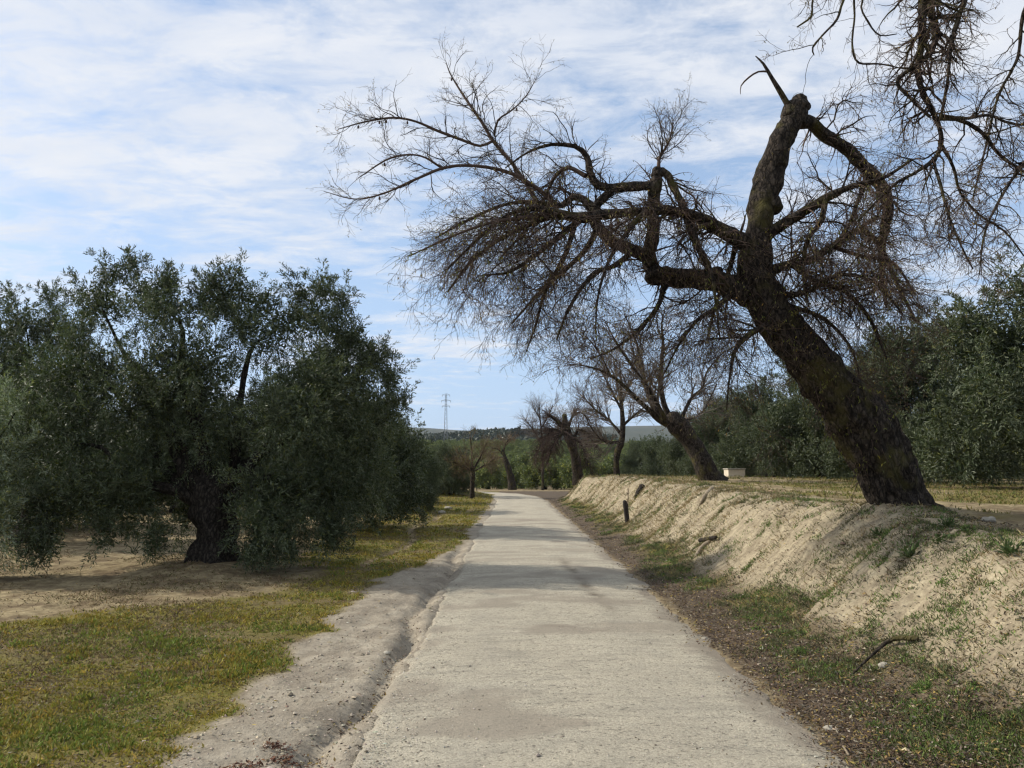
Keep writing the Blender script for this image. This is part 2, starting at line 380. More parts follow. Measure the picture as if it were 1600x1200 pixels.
def ground_mat():
    m, t = newmat('ground_soil'); g = t.add('ShaderNodeNewGeometry'); pos = g.outputs['Position']
    a = attr(t, 'mask'); s = t.add('ShaderNodeSeparateColor'); t.lk(a.outputs['Color'], s.inputs[0]); dirt = a.outputs['Alpha']
    nf = t.noise(pos, 38, 6, 0.7); nm = t.noise(pos, 7, 5, 0.6); nb = t.noise(pos, 0.9, 4, 0.6)
    soil = t.mix(t.ramp(nm, [(0.3, 0.0), (0.7, 1.0)]), (0.17, 0.130, 0.072), (0.37, 0.300, 0.175))
    soil = t.mix(t.ramp(t.noise(pos, 1.7, 6, 0.7), [(0.46, 0.0), (0.60, 0.75)]), soil, (0.105, 0.072, 0.042))
    drt = t.mix(t.ramp(nm, [(0.25, 0.0), (0.75, 1.0)]), (0.24, 0.205, 0.155), (0.40, 0.355, 0.275))
    drt = t.mix(t.ramp(t.noise(pos, 2.1, 5, 0.65), [(0.45, 0.0), (0.62, 0.65)]), drt, (0.19, 0.16, 0.122))
    lit = t.mix(t.ramp(nf, [(0.3, 0.0), (0.7, 1.0)]), (0.050, 0.038, 0.028), (0.15, 0.115, 0.08))
    sand = t.mix(t.ramp(nm, [(0.3, 0.0), (0.7, 1.0)]), (0.24, 0.198, 0.132), (0.43, 0.368, 0.250))
    sand = t.mix(t.ramp(t.noise(t.mapping(pos, (1, 3.2, 1), (0, 0, R(22))), 4.5, 5, 0.65), [(0.46, 0.0), (0.64, 0.75)]), sand, (0.20, 0.16, 0.11))
    gra = t.mix(t.ramp(nm, [(0.3, 0.0), (0.7, 1.0)]), (0.10, 0.098, 0.022), (0.20, 0.165, 0.040))
    gra = t.mix(t.ramp(nb, [(0.42, 0.0), (0.6, 0.7)]), gra, (0.15, 0.11, 0.065))
    c = t.mix(dirt, soil, drt); c = t.mix(s.outputs[2], c, sand); c = t.mix(s.outputs[1], c, lit)
    gf = t.ramp(t.math('ADD', s.outputs[0], t.math('MULTIPLY', t.math('SUBTRACT', nm, 0.5), 0.8)), [(0.2, 0.0), (0.8, 0.95)])
    c = t.mix(gf, c, gra)
    c = t.mix(1.0, c, t.ramp(nf, [(0.25, 0.68), (0.75, 1.22)]), 'MULTIPLY')
    vo = t.add('ShaderNodeTexVoronoi'); vo.inputs['Scale'].default_value = 55; t.lk(pos, vo.inputs['Vector'])
    c = t.mix(t.ramp(vo.outputs['Distance'], [(0.0, 0.35), (0.25, 0.0)]), c, (0.42, 0.38, 0.30))
    h = t.math('ADD', t.math('MULTIPLY', nf, 0.5), nm)
    finish(t, c, 0.95, h, 0.8, 0.03, 0.1); return m
def hill_mat():
    m, t = newmat('hill_soil'); g = t.add('ShaderNodeNewGeometry'); pos = g.outputs['Position']
    n = t.noise(pos, 0.05, 6, 0.6); n2 = t.noise(pos, 0.006, 4, 0.6)
    c = t.mix(t.ramp(n, [(0.35, 0.0), (0.65, 1.0)]), (0.040, 0.048, 0.024), (0.10, 0.085, 0.05))
    c = t.mix(t.ramp(n2, [(0.35, 0.3), (0.6, 0.9)]), c, (0.034, 0.044, 0.026))
    finish(t, c, 1.0, None, spec=0.05); return m
def road_mat():
    m, t = newmat('road_concrete'); g = t.add('ShaderNodeNewGeometry'); pos = g.outputs['Position']
    a = attr(t, 'mask'); s = t.add('ShaderNodeSeparateColor'); t.lk(a.outputs['Color'], s.inputs[0])
    nb = t.noise(pos, 0.8, 5, 0.6); nm = t.noise(t.mapping(pos, (0.42, 1.5, 1), (0, 0, R(-2))), 4.2, 8, 0.72, 0.4)
    nf = t.noise(pos, 75, 5, 0.75); nc = t.noise(t.mapping(pos, (0.8, 1.1, 1)), 30, 5, 0.72)
    c = t.mix(t.ramp(nb, [(0.35, 0.0), (0.65, 1.0)]), (0.43, 0.388, 0.30), (0.49, 0.445, 0.345))
    c = t.mix(t.ramp(nm, [(0.36, 0.6), (0.54, 0.0)]), c, (0.28, 0.26, 0.21))
    c = t.mix(t.ramp(nc, [(0.34, 0.9), (0.46, 0.0)]), c, (0.15, 0.135, 0.11))
    c = t.mix(1.0, c, t.ramp(nf, [(0.3, 0.55), (0.7, 1.32)]), 'MULTIPLY')
    sx = t.add('ShaderNodeSeparateXYZ'); t.lk(pos, sx.inputs[0])
    trk = t.ramp(t.math('ABSOLUTE', t.math('SUBTRACT', t.math('ABSOLUTE', t.math('SUBTRACT', sx.outputs[0], 0.45)), 0.68)), [(0.05, 0.35), (0.32, 0.0)])
    c = t.mix(t.math('MULTIPLY', trk, t.ramp(t.noise(pos, 1.6, 5, 0.6), [(0.4, 0.0), (0.6, 1.0)])), c, (0.30, 0.275, 0.225))
    vc = t.add('ShaderNodeTexVoronoi'); vc.inputs['Scale'].default_value = 42; t.lk(pos, vc.inputs['Vector'])
    c = t.mix(t.ramp(vc.outputs['Distance'], [(0.0, 0.45), (0.20, 0.0)]), c, (0.22, 0.195, 0.15))
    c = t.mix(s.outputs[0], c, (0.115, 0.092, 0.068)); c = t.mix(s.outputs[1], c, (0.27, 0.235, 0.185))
    h = t.math('ADD', t.math('MULTIPLY', nf, 0.35), t.math('ADD', t.math('MULTIPLY', nc, 0.5), t.math('MULTIPLY', nm, 0.8)))
    finish(t, c, 0.92, h, 0.95, 0.03, 0.1); return m
M_GROUND = ground_mat(); M_HILL = hill_mat(); M_ROAD = road_mat()

# ------------------------------------------------------------------ ground, bank, field, hills
def axis_x():
    a = list(np.arange(-9, 7.5, 0.058)); v, s = 7.5, 0.06
    r = []
    while v < 7000: r.append(v); s *= 1.13; v += s
    v, s = -9, 0.06; l = []
    while v > -7000:
        s *= 1.13; v -= s; l.append(v)
    return np.array(l[::-1] + a + r)
def axis_y():
    a = []; v = 2.6
    while v < 60: a.append(v); v += 0.0100 * v
    s = 0.55
    while v < 9000: a.append(v); s *= 1.045; v += s
    v, s, l = 2.6, 0.05, []
    while v > -400: s *= 1.25; v -= s; l.append(v)
    return np.array(l[::-1] + a)
X, Y = axis_x(), axis_y(); GX, GY = np.meshgrid(X, Y); NX = len(X)
GZ = H(GX, GY)
Gm = np.stack(masks(GX, GY), -1); Gm[..., 0] *= 1 - 0.7 * Gm[..., 2]; Gm = Gm.reshape(-1, 4)
Vg = np.stack([GX, GY, GZ], -1).reshape(-1, 3)
ii, jj = np.meshgrid(np.arange(len(X) - 1), np.arange(len(Y) - 1)); ii = ii.ravel(); jj = jj.ravel()
Fg = np.stack([jj * NX + ii, jj * NX + ii + 1, (jj + 1) * NX + ii + 1, (jj + 1) * NX + ii], 1)
cx = (X[ii] + X[ii + 1]) / 2; cy = (Y[jj] + Y[jj + 1]) / 2
toe_, top_ = toe_top(cy); Rr_ = edges(cy)[1]
reg = np.where(cy > 112, 3, np.where((cx > top_ + 0.35) & (cy < 112) & (cx > 2), 2, np.where((cx > toe_ - 0.02) & (cy < 60), 1, 0)))
def sub(fidx):
    F = Fg[fidx]; u, inv = np.unique(F, return_inverse=True); return Vg[u], inv.reshape(F.shape), Gm[u]
for k, (nm, mt) in enumerate([('ground', M_GROUND), ('earth_bank', M_GROUND), ('field', M_GROUND), ('hills', M_HILL)]):
    V, F, mk = sub(np.where(reg == k)[0])
    link(nm, mesh_np(nm, V, F, mt, True, {'mask': mk}), kind='structure',
         label={'ground': 'bare soil and thin grass left of the pale road', 'earth_bank': 'sandy earth bank rising on the right of the road',
                'field': 'flat field on top of the bank under the olive trees', 'hills': 'olive covered hills on the skyline'}[nm])

# ------------------------------------------------------------------ road
yr = []; v = 0.4
while v < 92: yr.append(v); v += max(0.03, 0.0075 * v)
yr = np.array(yr); K = 84; uu = np.linspace(-0.06, 1.06, K)
Lr, Rr = edges(yr)
Lr = Lr + 0.10 * fbm(yr, yr * 0, 0.9, 3, 71) + 0.06 * fbm(yr, yr * 0, 6.0, 4, 72, 0.7); Rr = Rr + 0.16 * fbm(yr, yr * 0 + 3, 0.9, 4, 73) + 0.09 * fbm(yr, yr * 0 + 5, 5.0, 3, 79)
RX = Lr[:, None] + (Rr - Lr)[:, None] * uu[None]; RY = np.repeat(yr[:, None], K, 1)
u_ = np.repeat(uu[None], len(yr), 0)
z = base_z(RX, RY) + 0.012 + 0.030 * (1 - (2 * u_ - 1) ** 2) + 0.010 * fbm(RX * 0.45, RY, 3.0, 3, 74) + 0.007 * fbm(RX, RY, 8.0, 3, 75, 0.7)
lf = np.clip(1 - u_ / 0.14, 0, 1) * (RY < 14); z = z + lf * (0.028 * fbm(RX, RY, 7.0, 4, 99, 0.7) - 0.012)
ledge = sm(u_, -0.05, 0.015) ; z = z - 0.16 * (1 - ledge)
z = z - 0.10 * sm(u_, 1.0, 1.06) - 0.012 * sm(u_, 0.9, 1.0)
# worn patch and crumbs at the right of centre
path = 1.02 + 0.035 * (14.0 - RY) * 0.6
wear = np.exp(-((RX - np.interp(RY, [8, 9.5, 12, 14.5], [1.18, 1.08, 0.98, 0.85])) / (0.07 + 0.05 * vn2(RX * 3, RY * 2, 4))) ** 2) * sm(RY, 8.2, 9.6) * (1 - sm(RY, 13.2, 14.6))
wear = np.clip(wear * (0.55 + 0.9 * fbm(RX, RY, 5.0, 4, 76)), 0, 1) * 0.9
edge = sm(u_ + 0.10 * fbm(RX, RY, 2.4, 5, 78, 0.65), 0.90, 1.0) * 0.9
edge = np.maximum(edge, (1 - sm(u_, -0.01, 0.03)) * 0.5)
blot = sm(fbm(RX * 0.6, RY, 1.4, 5, 77), 0.18, 0.45) * 0.7 + 0.5 * sm(fbm(RX * 0.25, RY * 1.6, 1.1, 5, 98, 0.65), 0.2, 0.45)
z = z - 0.012 * wear
k = (np.arange(len(yr) - 1) * K)[:, None]; s = np.arange(K - 1)[None]
F = np.stack([k + s, k + s + 1, k + K + s + 1, k + K + s], -1).reshape(-1, 4)
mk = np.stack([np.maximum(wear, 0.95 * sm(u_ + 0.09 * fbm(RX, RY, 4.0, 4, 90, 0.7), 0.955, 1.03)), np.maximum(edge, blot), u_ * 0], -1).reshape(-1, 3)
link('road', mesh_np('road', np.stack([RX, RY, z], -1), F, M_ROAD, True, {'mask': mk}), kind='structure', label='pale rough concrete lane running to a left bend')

# ------------------------------------------------------------------ ground cover (stuff)
def visible(x, y, m=1.15):
    return (np.abs(x) < y * 800 / FPX * m + 0.3) & (y > 2.9)
def tint_of(cols, n, jit=0.25):
    c = np.array(cols)[rng.integers(0, len(cols), n)]
    return c * (1 + jit * rng.normal(size=(n, 1))).clip(0.4, 1.8) * (1 + 0.04 * rng.normal(size=(n, 3)))
def blades(name, x, y, per, hgt, wid, cols, lay=0.5, down=None, label=''):
    n = len(x); x = np.repeat(x, per) + rng.normal(0, 0.02, n * per); y = np.repeat(y, per) + rng.normal(0, 0.02, n * per); hh = np.repeat(hgt, per)
    ct = np.repeat(tint_of(cols, n, 0.2), per, 0) * (1 + 0.15 * rng.normal(size=(n * per, 1))).clip(0.5, 1.6)
    N = len(x); p = np.stack([x, y, H(x, y) - 0.004], 1)
    d = np.stack([rng.normal(0, lay, N), rng.normal(0, lay, N), np.ones(N)], 1)
    if down is not None: d = d + down
    V, F = leaves(p, d, rdir(N), hh * rng.uniform(0.6, 1.3, N), wid * rng.uniform(0.7, 1.3, N) * (0.6 + 0.4 * hh / hh.mean()))
    return link(name, mesh_np(name, V, F, M_TINT, False, {'tint': np.repeat(ct, 4, 0).clip(0.005, 0.9)}), kind='stuff', label=label)
def cand(n, ymin, ymax, xmin, xmax, powr=1.6):
    t = rng.random(n); y = (ymin ** -powr + t * (ymax ** -powr - ymin ** -powr)) ** (-1 / powr)
    x = rng.uniform(xmin, xmax, n); k = visible(x, y); return x[k], y[k]
# grass left
x, y = cand(250000, 3.0, 45, -9, -0.7, 1.1); g, lit, sand, dirt = masks(x, y); k = rng.random(len(x)) < g ** 1.4 * 0.9
x, y = x[k], y[k]; pn = fbm(x, y, 0.8, 4, 81) + 0.55 * fbm(x, y, 3.0, 3, 82) + 0.30 * rng.normal(size=len(x))
pb = fbm(x, y, 1.3, 4, 92) + 0.5 * fbm(x, y, 4.0, 3, 93) + 0.25 * rng.normal(size=len(x)) - 0.25 * sm(y, 10, 16)
keep = rng.random(len(x)) < 0.25 + 0.75 * sm(fbm(x, y, 2.2, 4, 94), -0.35, 0.15); x, y, pn, pb = x[keep], y[keep], pn[keep], pb[keep]
gr = pn > 0.36; br = (~gr) & (pb > 0.12); yl_ = ~gr & ~br
hN = np.clip(1 + 1.1 * fbm(x, y, 2.6, 4, 95) + 0.3 * rng.normal(size=len(x)), 0.45, 2.4)
blades('grass', x[gr], y[gr], 3, (0.021 + 0.0020 * y[gr]) * hN[gr], 0.0048 + 0.0006 * y[gr].mean(), [(0.155, 0.205, 0.036), (0.12, 0.165, 0.032), (0.20, 0.22, 0.042), (0.17, 0.17, 0.038)], 0.75, label='short green grass on the left verge')
blades('dry_grass', x[yl_], y[yl_], 3, (0.014 + 0.0020 * y[yl_]) * hN[yl_], 0.0048 + 0.0006 * y[yl_].mean(), [(0.30, 0.255, 0.042), (0.24, 0.215, 0.040), (0.19, 0.185, 0.038), (0.32, 0.23, 0.05)], 0.9, label='short yellowed grass on the left verge')
blades('withered_grass', x[br], y[br], 3, 0.013 + 0.0016 * y[br], 0.0048 + 0.0006 * y[br].mean(), [(0.15, 0.10, 0.052), (0.21, 0.15, 0.075), (0.10, 0.072, 0.04), (0.30, 0.24, 0.14)], 1.3, label='withered brown grass patches on the left verge')
# sparse dry grass on the soil under the olive
x, y = cand(90000, 6, 30, -12, -2, 1.2); k = rng.random(len(x)) < 0.6 * sm(fbm(x, y, 0.8, 4, 83), -0.2, 0.4)
blades('straw', x[k], y[k], 2, 0.03 + 0.002 * y[k], 0.010, [(0.27, 0.20, 0.11), (0.16, 0.115, 0.06), (0.12, 0.11, 0.04)], 1.3, label='dry straw on the soil under the olive trees')
# green weeds of the bank
x, y = cand(26000, 3.0, 42, 1.9, 6.4, 0.85); g, lit, sand, dirt = masks(x, y); toe, top = toe_top(y); u = (x - toe) / (top - toe)
k = (rng.random(len(x)) < np.maximum(g * np.where(u > 0.5, 0.35, 0.8) * (0.40 + 0.6 * (rng.random(len(x)) < .5)) , 0.045 * (u > 0.15))) & (u < 1.15) & (u > 0.02); x, y = x[k], y[k]
fx_, fy_ = cand(2600, 3.2, 40, 2.2, 5.6, 0.9); tq_, tp_ = toe_top(fy_); fu = (fx_ - tq_) / (tp_ - tq_); fk = (fu > .12) & (fu < 1.15) & (rng.random(len(fx_)) < 0.20 + 0.60 * sm(fbm(fx_, fy_, 1.1, 3, 97), -0.1, 0.3))
fx_, fy_ = fx_[fk], fy_[fk]
nb_ = (18 * (1 + rng.exponential(0.8, len(x)))).astype(int); rr = rng.uniform(0.02, 0.075, len(x)) * (1 + 0.02 * y); tone = rng.normal(0, 1, len(x))
x = np.concatenate([x, fx_]); y = np.concatenate([y, fy_]); nb_ = np.concatenate([nb_, rng.integers(40, 110, len(fx_))]); rr = np.concatenate([rr, rng.uniform(.03, .085, len(fx_)) * (1 + 0.02 * fy_)]); tone = np.concatenate([tone, rng.normal(.6, .8, len(fx_))])
xi = np.repeat(x, nb_) + rng.normal(size=nb_.sum()) * np.repeat(rr, nb_); yi = np.repeat(y, nb_) + rng.normal(size=nb_.sum()) * np.repeat(rr, nb_); ti = np.repeat(tone, nb_)
for q_, nm_, pal in ((ti > 0.35, 'bank_grass', [(0.115, 0.180, 0.042), (0.095, 0.150, 0.036), (0.15, 0.20, 0.058)]), (ti <= 0.35, 'bank_weeds', [(0.11, 0.12, 0.055), (0.13, 0.135, 0.07), (0.15, 0.135, 0.07), (0.085, 0.09, 0.042)])):
    blades(nm_, xi[q_], yi[q_], 1, 0.030 + 0.0018 * yi[q_], 0.0085, pal, 0.9, label='bright green grass tufts on the bank' if nm_ == 'bank_grass' else 'low grey green weeds scattered over the bank')
x, y = cand(90000, 3.4, 44, 2.4, 5.4, 0.7); toe, top = toe_top(y); u = (x - toe) / (top - toe)
k = (u > 0.3) & (u < 1.12) & (rng.random(len(x)) < (0.12 + 0.75 * sm(y, 9, 16)) * sm(fbm(x * 0.6 + y * 0.4, y * 1.6 - x, 1.6, 4, 86), -0.4, 0.35))
blades('bank_straw', x[k], y[k], 2, 0.045 + 0.0025 * y[k], 0.009, [(0.42, 0.34, 0.18), (0.33, 0.25, 0.13), (0.22, 0.16, 0.09), (0.26, 0.24, 0.11)], 0.8, np.array([-0.9, -0.3, -0.1]), label='dry straw hanging down the bank')
x, y = cand(60000, 9, 60, 4.6, 40, 0.5); g = masks(x, y)[0]; k = rng.random(len(x)) < g * 0.9; toe, top = toe_top(y); k &= x > top
blades('field_grass', x[k], y[k], 3, 0.04 + 0.0020 * y[k], 0.018, [(0.11, 0.13, 0.035), (0.16, 0.15, 0.04), (0.19, 0.15, 0.06)], 0.7, label='thin grass on the field above the bank')
# leaf litter
x, y = cand(150000, 3.0, 40, 1.5, 5.0, 1.2); g, lit, sand, dirt = masks(x, y); L_, R_ = edges(y)
k = rng.random(len(x)) < np.maximum.reduce([lit * 0.85 * (1 - 0.45 * g), 0.06 * (x > R_), 0.5 * np.exp(-np.clip(R_ - x, 0, 9) / 0.10) * sm(fbm(x, y, 2.2, 3, 91), -0.3, 0.4)]) ; x, y = x[k], y[k]
xl, yl = cand(42000, 3.2, 14, -6.2, -0.95, 1.2)
gd = np.abs(xl - (edges(yl)[0] - 0.15 + 0.07 * np.sin(yl * 1.15) + 0.04 * np.sin(yl * 3.3 + 1)))
kl = rng.random(len(xl)) < np.where(gd < 0.08, 0.9 * sm(fbm(xl * 0, yl, 1.6, 3, 88), -0.35, 0.2), np.where(xl < -2, 0.16, 0.05))
# pile of leaves in the gully
pc = [(-1.28, 4.55), (-1.40, 4.72), (-1.17, 4.40), (-1.47, 4.40)]
xp = np.concatenate([c[0] + rng.normal(0, 0.055, 130) for c in pc]); yp = np.concatenate([c[1] + rng.normal(0, 0.035, 130) for c in pc])
x = np.concatenate([x, xl[kl], xp]); y = np.concatenate([y, yl[kl], yp]); n = len(x)
d = np.stack([rng.normal(0, 1, n), rng.normal(0, 1, n), rng.normal(0, 0.35, n)], 1); nn = nrm(np.stack([rng.normal(0, 0.5, n), rng.normal(0, 0.5, n), np.ones(n)], 1))
V, F = leaves(np.stack([x, y, top_z(x, y) + rng.uniform(0.003, 0.022, n)], 1), d, nn, rng.uniform(0.016, 0.044, n) * (0.8 + 0.03 * y), rng.uniform(0.007, 0.016, n) * (0.8 + 0.03 * y))
ct = tint_of([(0.085, 0.055, 0.038), (0.12, 0.080, 0.045), (0.17, 0.12, 0.05), (0.26, 0.19, 0.06), (0.06, 0.042, 0.034), (0.10, 0.085, 0.07), (0.09, 0.062, 0.04), (0.075, 0.05, 0.035), (0.27, 0.23, 0.17)], n, 0.25)
ct[-520:] = tint_of([(0.10, 0.045, 0.028), (0.075, 0.035, 0.024), (0.14, 0.07, 0.035)], 520, 0.25)
link('fallen_leaves', mesh_np('fallen_leaves', V, F, M_LITTER, False, {'tint': np.repeat(ct, 4, 0).clip(0.005, 0.9)}), kind='stuff', label='brown and yellow fallen leaves beside the road')
# pebbles
def pebbles(name, x, y, r, z0, cols, label):
    n = len(x); b = np.array([(1, 0, 0), (0.5, .87, 0), (-.5, .87, 0), (-1, 0, 0), (-.5, -.87, 0), (.5, -.87, 0), (0.1, 0, .62), (0, 0, -.4)], float)
    a = rng.uniform(0, 2 * PI, n); ca, sa = np.cos(a), np.sin(a)
    B = b[None] * (1 + 0.22 * rng.normal(size=(n, 8, 1))).clip(0.6, 1.4) * r[:, None, None] * np.stack([rng.uniform(0.7, 1.4, n), np.ones(n), rng.uniform(0.6, 1.1, n)], 1)[:, None]
    Xr = B[..., 0] * ca[:, None] - B[..., 1] * sa[:, None]; Yr = B[..., 0] * sa[:, None] + B[..., 1] * ca[:, None]
    V = np.stack([Xr + x[:, None], Yr + y[:, None], B[..., 2] + (z0 + 0.15 * r)[:, None]], -1)
    f = np.array([(i, (i + 1) % 6, 6) for i in range(6)] + [((i + 1) % 6, i, 7) for i in range(6)])
    F = (f[None] + (np.arange(n) * 8)[:, None, None]).reshape(-1, 3)
    return link(name, mesh_np(name, V.reshape(-1, 3), F, M_PEB, False, {'tint': np.repeat(tint_of(cols, n, 0.15), 8, 0).clip(0.01, 0.8)}), kind='stuff', label=label)
x, y = cand(12000, 3.0, 16, -4, -0.9, 1.3); g, l_, s_, dd = masks(x, y); k = rng.random(len(x)) < dd * 0.75 + 0.03; x, y = x[k], y[k]
PC = [(0.30, 0.255, 0.19), (0.36, 0.31, 0.235), (0.22, 0.18, 0.13), (0.42, 0.37, 0.29)]
pebbles('gravel', x, y, rng.lognormal(-5.1, 0.5, len(x)), H(x, y), PC, 'small stones on the dirt strip left of the road')
x, y = cand(9000, 3.0, 26, 1.7, 5.2, 1.1); k = rng.random(len(x)) < 0.5; x, y = x[k], y[k]
pebbles('bank_gravel', x, y, rng.lognormal(-4.9, 0.5, len(x)), H(x, y), [(0.40, 0.33, 0.22), (0.30, 0.24, 0.16), (0.18, 0.14, 0.10)], 'small clods and stones on the bank and its foot')
x, y = cand(6000, 3.0, 20, -0.85, 1.78, 1.4); xe, ye = cand(9000, 3.0, 11, -0.92, -0.45, 1.4); ke = rng.random(len(xe)) < np.exp(-(xe + .92) / .16); x = np.concatenate([x, xe[ke]]); y = np.concatenate([y, ye[ke]])
zr = top_z(x, y) - 0.002
pebbles('road_grit', x, y, rng.lognormal(-5.6, 0.4, len(x)), zr, [(0.10, 0.08, 0.06), (0.22, 0.19, 0.15), (0.40, 0.37, 0.30), (0.45, 0.42, 0.34), (0.34, 0.31, 0.25)], 'fine grit lying on the road')

# ------------------------------------------------------------------ olives
def sprigs(c, u, n_leaf, sl, ll, lw, up):
    """c (M,3) start, u (M,3) dir -> leaves"""
    M_ = len(c); t = (np.arange(n_leaf) + 0.5) / n_leaf; t = np.repeat(t[None], M_, 0) + rng.normal(0, 0.03, (M_, n_leaf))
    side = nrm(np.cross(u, rdir(M_)))[:, None, :] * np.where(np.arange(n_leaf) % 2, 1, -1)[None, :, None]
    tw = rng.uniform(-1, 1, (M_, n_leaf, 1)); oth = np.cross(u, side[:, 0])[:, None, :]
    droop = np.array([0, 0, -1.0])[None, None] * (t ** 2)[..., None] * (0.25 * sl[:, None, None])
    p = c[:, None] + u[:, None] * (t * sl[:, None])[..., None] + droop
    d = u[:, None] * 0.9 + side * 0.75 + oth * tw * 0.7 + rng.normal(0, 0.18, (M_, n_leaf, 3)) + np.array([0, 0, up])
    n = M_ * n_leaf
    return p.reshape(n, 3), d.reshape(n, 3), rng.normal(size=(n, 3)), rng.uniform(0.7, 1.25, n) * ll, rng.uniform(0.8, 1.25, n) * lw
def crown(clumps, dens, ll, lw, nleaf, slen, gap=0.30, gs=1.5, seed=0, shoots=0.12, zmin=None, per=11, core=0):
    """clumps rows: x y z rx ry rz; each clump is filled with leafy plumes (a shoot carrying short sprigs)"""
    C, U = [], []
    for q in clumps:
        c, r = np.array(q[:3]), np.array(q[3:6]); area = (r[0] * r[1] + r[0] * r[2] + r[1] * r[2]) / 3 * 4 * PI
        n = max(6, int(area * dens / per)); u = rdir(n); f = rng.random(n) ** 0.42
        w_ = 0.74 + 0.48 * vn3(u[:, 0] * 2.2 + 9 + c[0], u[:, 1] * 2.2 + 9 + c[1], u[:, 2] * 2.2 + 9 + c[2], seed)
        p = c + r * u * (f * w_)[:, None]
        C.append(p); U.append(nrm(nrm(u / r) * 0.8 + rng.normal(0, 0.35, (n, 3)) + np.stack([0 * f, 0 * f, np.where(u[:, 2] > -0.2, 0.85, -0.55)], 1)))
    C = np.vstack(C); U = np.vstack(U)
    k = vn3(C[:, 0] * gs + 50, C[:, 1] * gs + 50, C[:, 2] * gs + 50, seed + 2) * 0.65 + vn3(C[:, 0] * gs * 2.6 + 50, C[:, 1] * gs * 2.6 + 50, C[:, 2] * gs * 2.6 + 50, seed + 4) * 0.35 > gap
    C, U = C[k], U[k]; n = len(C)
    Lt = slen * rng.uniform(1.0, 2.2, n); top = (U[:, 2] > 0.4) & (rng.random(n) < shoots); Lt[top] *= 1.6; U[top] = nrm(U[top] + [0, 0, 1.0])
    C = C - U * (Lt * 0.5)[:, None]
    t = rng.uniform(0, 1, (n, per)); rad = nrm(np.cross(U[:, None], rng.normal(size=(n, per, 3))))
    bend = np.array([0, 0, 1.0]) * np.where(U[:, 2] > 0, -0.15, -0.1)[:, None, None] * (t ** 2)[..., None]
    S_ = C[:, None] + U[:, None] * (t * Lt[:, None])[..., None] + bend * Lt[:, None, None] + rad * (0.10 * slen * (1 - 0.7 * t))[..., None]
    D_ = nrm(U[:, None] * 1.0 + rad * (0.85 - 0.5 * t)[..., None] + rng.normal(0, 0.12, (n, per, 3)))
    sl = slen * 0.62 * rng.uniform(0.7, 1.25, (n, per)) * (1 - 0.35 * t)
    S_, D_, sl = S_.reshape(-1, 3), D_.reshape(-1, 3), sl.ravel()
    if zmin is not None:
        k = S_[:, 2] > zmin; S_, D_, sl = S_[k], D_[k], sl[k]
    V, F = leaves(*sprigs(S_, D_, nleaf, sl, ll, lw, 0.0))
    if core:   # coarser inner leaf clusters, deep in each clump
        Q = [(np.array(q[:3]), np.array(q[3:6])) for q in clumps]; P0 = []
        for c, r in Q:
            n = int((r[0] * r[1] + r[0] * r[2] + r[1] * r[2]) / 3 * 4 * PI * core); P0.append(c + r * rdir(n) * (0.72 * rng.random((n, 1)) ** 0.5))
        P0 = np.vstack(P0); P0 = P0[P0[:, 2] > (zmin if zmin is not None else -1e9)]; n = len(P0)
        V2, F2 = leaves(P0, rdir(n), rdir(n), rng.uniform(1.1, 1.8, n) * ll, rng.uniform(1.4, 2.3, n) * lw)
        V, F = join([(V, F), (V2, F2)])
    return V, F
def olive_wood(base, clumps, r0, height_fork, seed=0, nl=7, S=12):
    b = np.array(base, float); parts = []; rs = np.random.default_rng(seed)
    fork = b + np.array([rs.uniform(-.1, .1), rs.uniform(-.1, .1), height_fork])
    V, F, q = limb([[*(b - [0, 0, 0.2]), r0 * 1.15], [*(b + [0, 0, 0.15]), r0], [*((b + fork) / 2 + [0.04, 0, 0]), r0 * 0.85], [*fork, r0 * 0.95]], S + 8, 0.07, 0.22, True, seed, 0.5, 0.3)
    trunk = (V, F)
    for i, c in enumerate(sorted(clumps, key=lambda c: -c[3])[:nl]):
        c = np.array(c[:3]); m = fork * 0.45 + c * 0.55 + [0, 0, rs.uniform(-0.1, 0.3)]
        st = fork - [0, 0, rs.uniform(0.1, 0.3)]
        q = [[*st, r0 * 0.42], [*((st * 2 + m) / 3 + rs.normal(0, .10, 3)), r0 * 0.26], [*(m + rs.normal(0, .14, 3)), r0 * 0.15], [*((m + c) / 2 + rs.normal(0, .10, 3)), r0 * 0.09], [*(c - [0, 0, .05]), r0 * 0.035]]
        V, F, _ = limb(q, 8, 0.12, 0.15, True, seed + i); parts.append((V, F))
    return trunk, join(parts)
# --- generic olive meshes (origin at the base)
def generic_clumps(seed, rad, hgt, n=19):
    rs = np.random.default_rng(seed); out = [(0, 0, hgt * 0.58, rad * 0.68, rad * 0.68, hgt * 0.34)]
    for i in range(n):
        a = i * 2.4 + rs.uniform(-.3, .3); zz = (0.15 + 0.10 * rs.random()) if i % 3 == 0 else rs.uniform(0.28, 0.88); rr = rad * (0.72 if zz < 0.65 else 0.45) * rs.uniform(0.75, 1.1)
        s = rad * rs.uniform(0.28, 0.44); out.append((math.cos(a) * rr, math.sin(a) * rr, zz * hgt, s, s, s * rs.uniform(0.9, 1.3)))
    return out
def generic_olive(seed, rad, hgt, dens, ll, lw, nleaf, slen, mat, gap=0.30):
    cl = generic_clumps(seed, rad, hgt); V, F = crown(cl, dens, ll, lw, nleaf, slen, gap, 1.3, seed, 0.12, 0.25, 11, 22 if ll > .1 else 95)
    tr, br = olive_wood((0, 0, 0), cl, 0.24, hgt * 0.27, seed)
    return (mesh_np('trunk', *tr, M_OBARK), mesh_np('branches', *br, M_OBARK), mesh_np('crown', V, F, mat, False))
MID = [generic_olive(100 + i, 2.35, 4.4, 70, 0.092, 0.022, 8, 0.36, M_OLIVE, 0.40) for i in range(2)]
MID.append(MID[0])
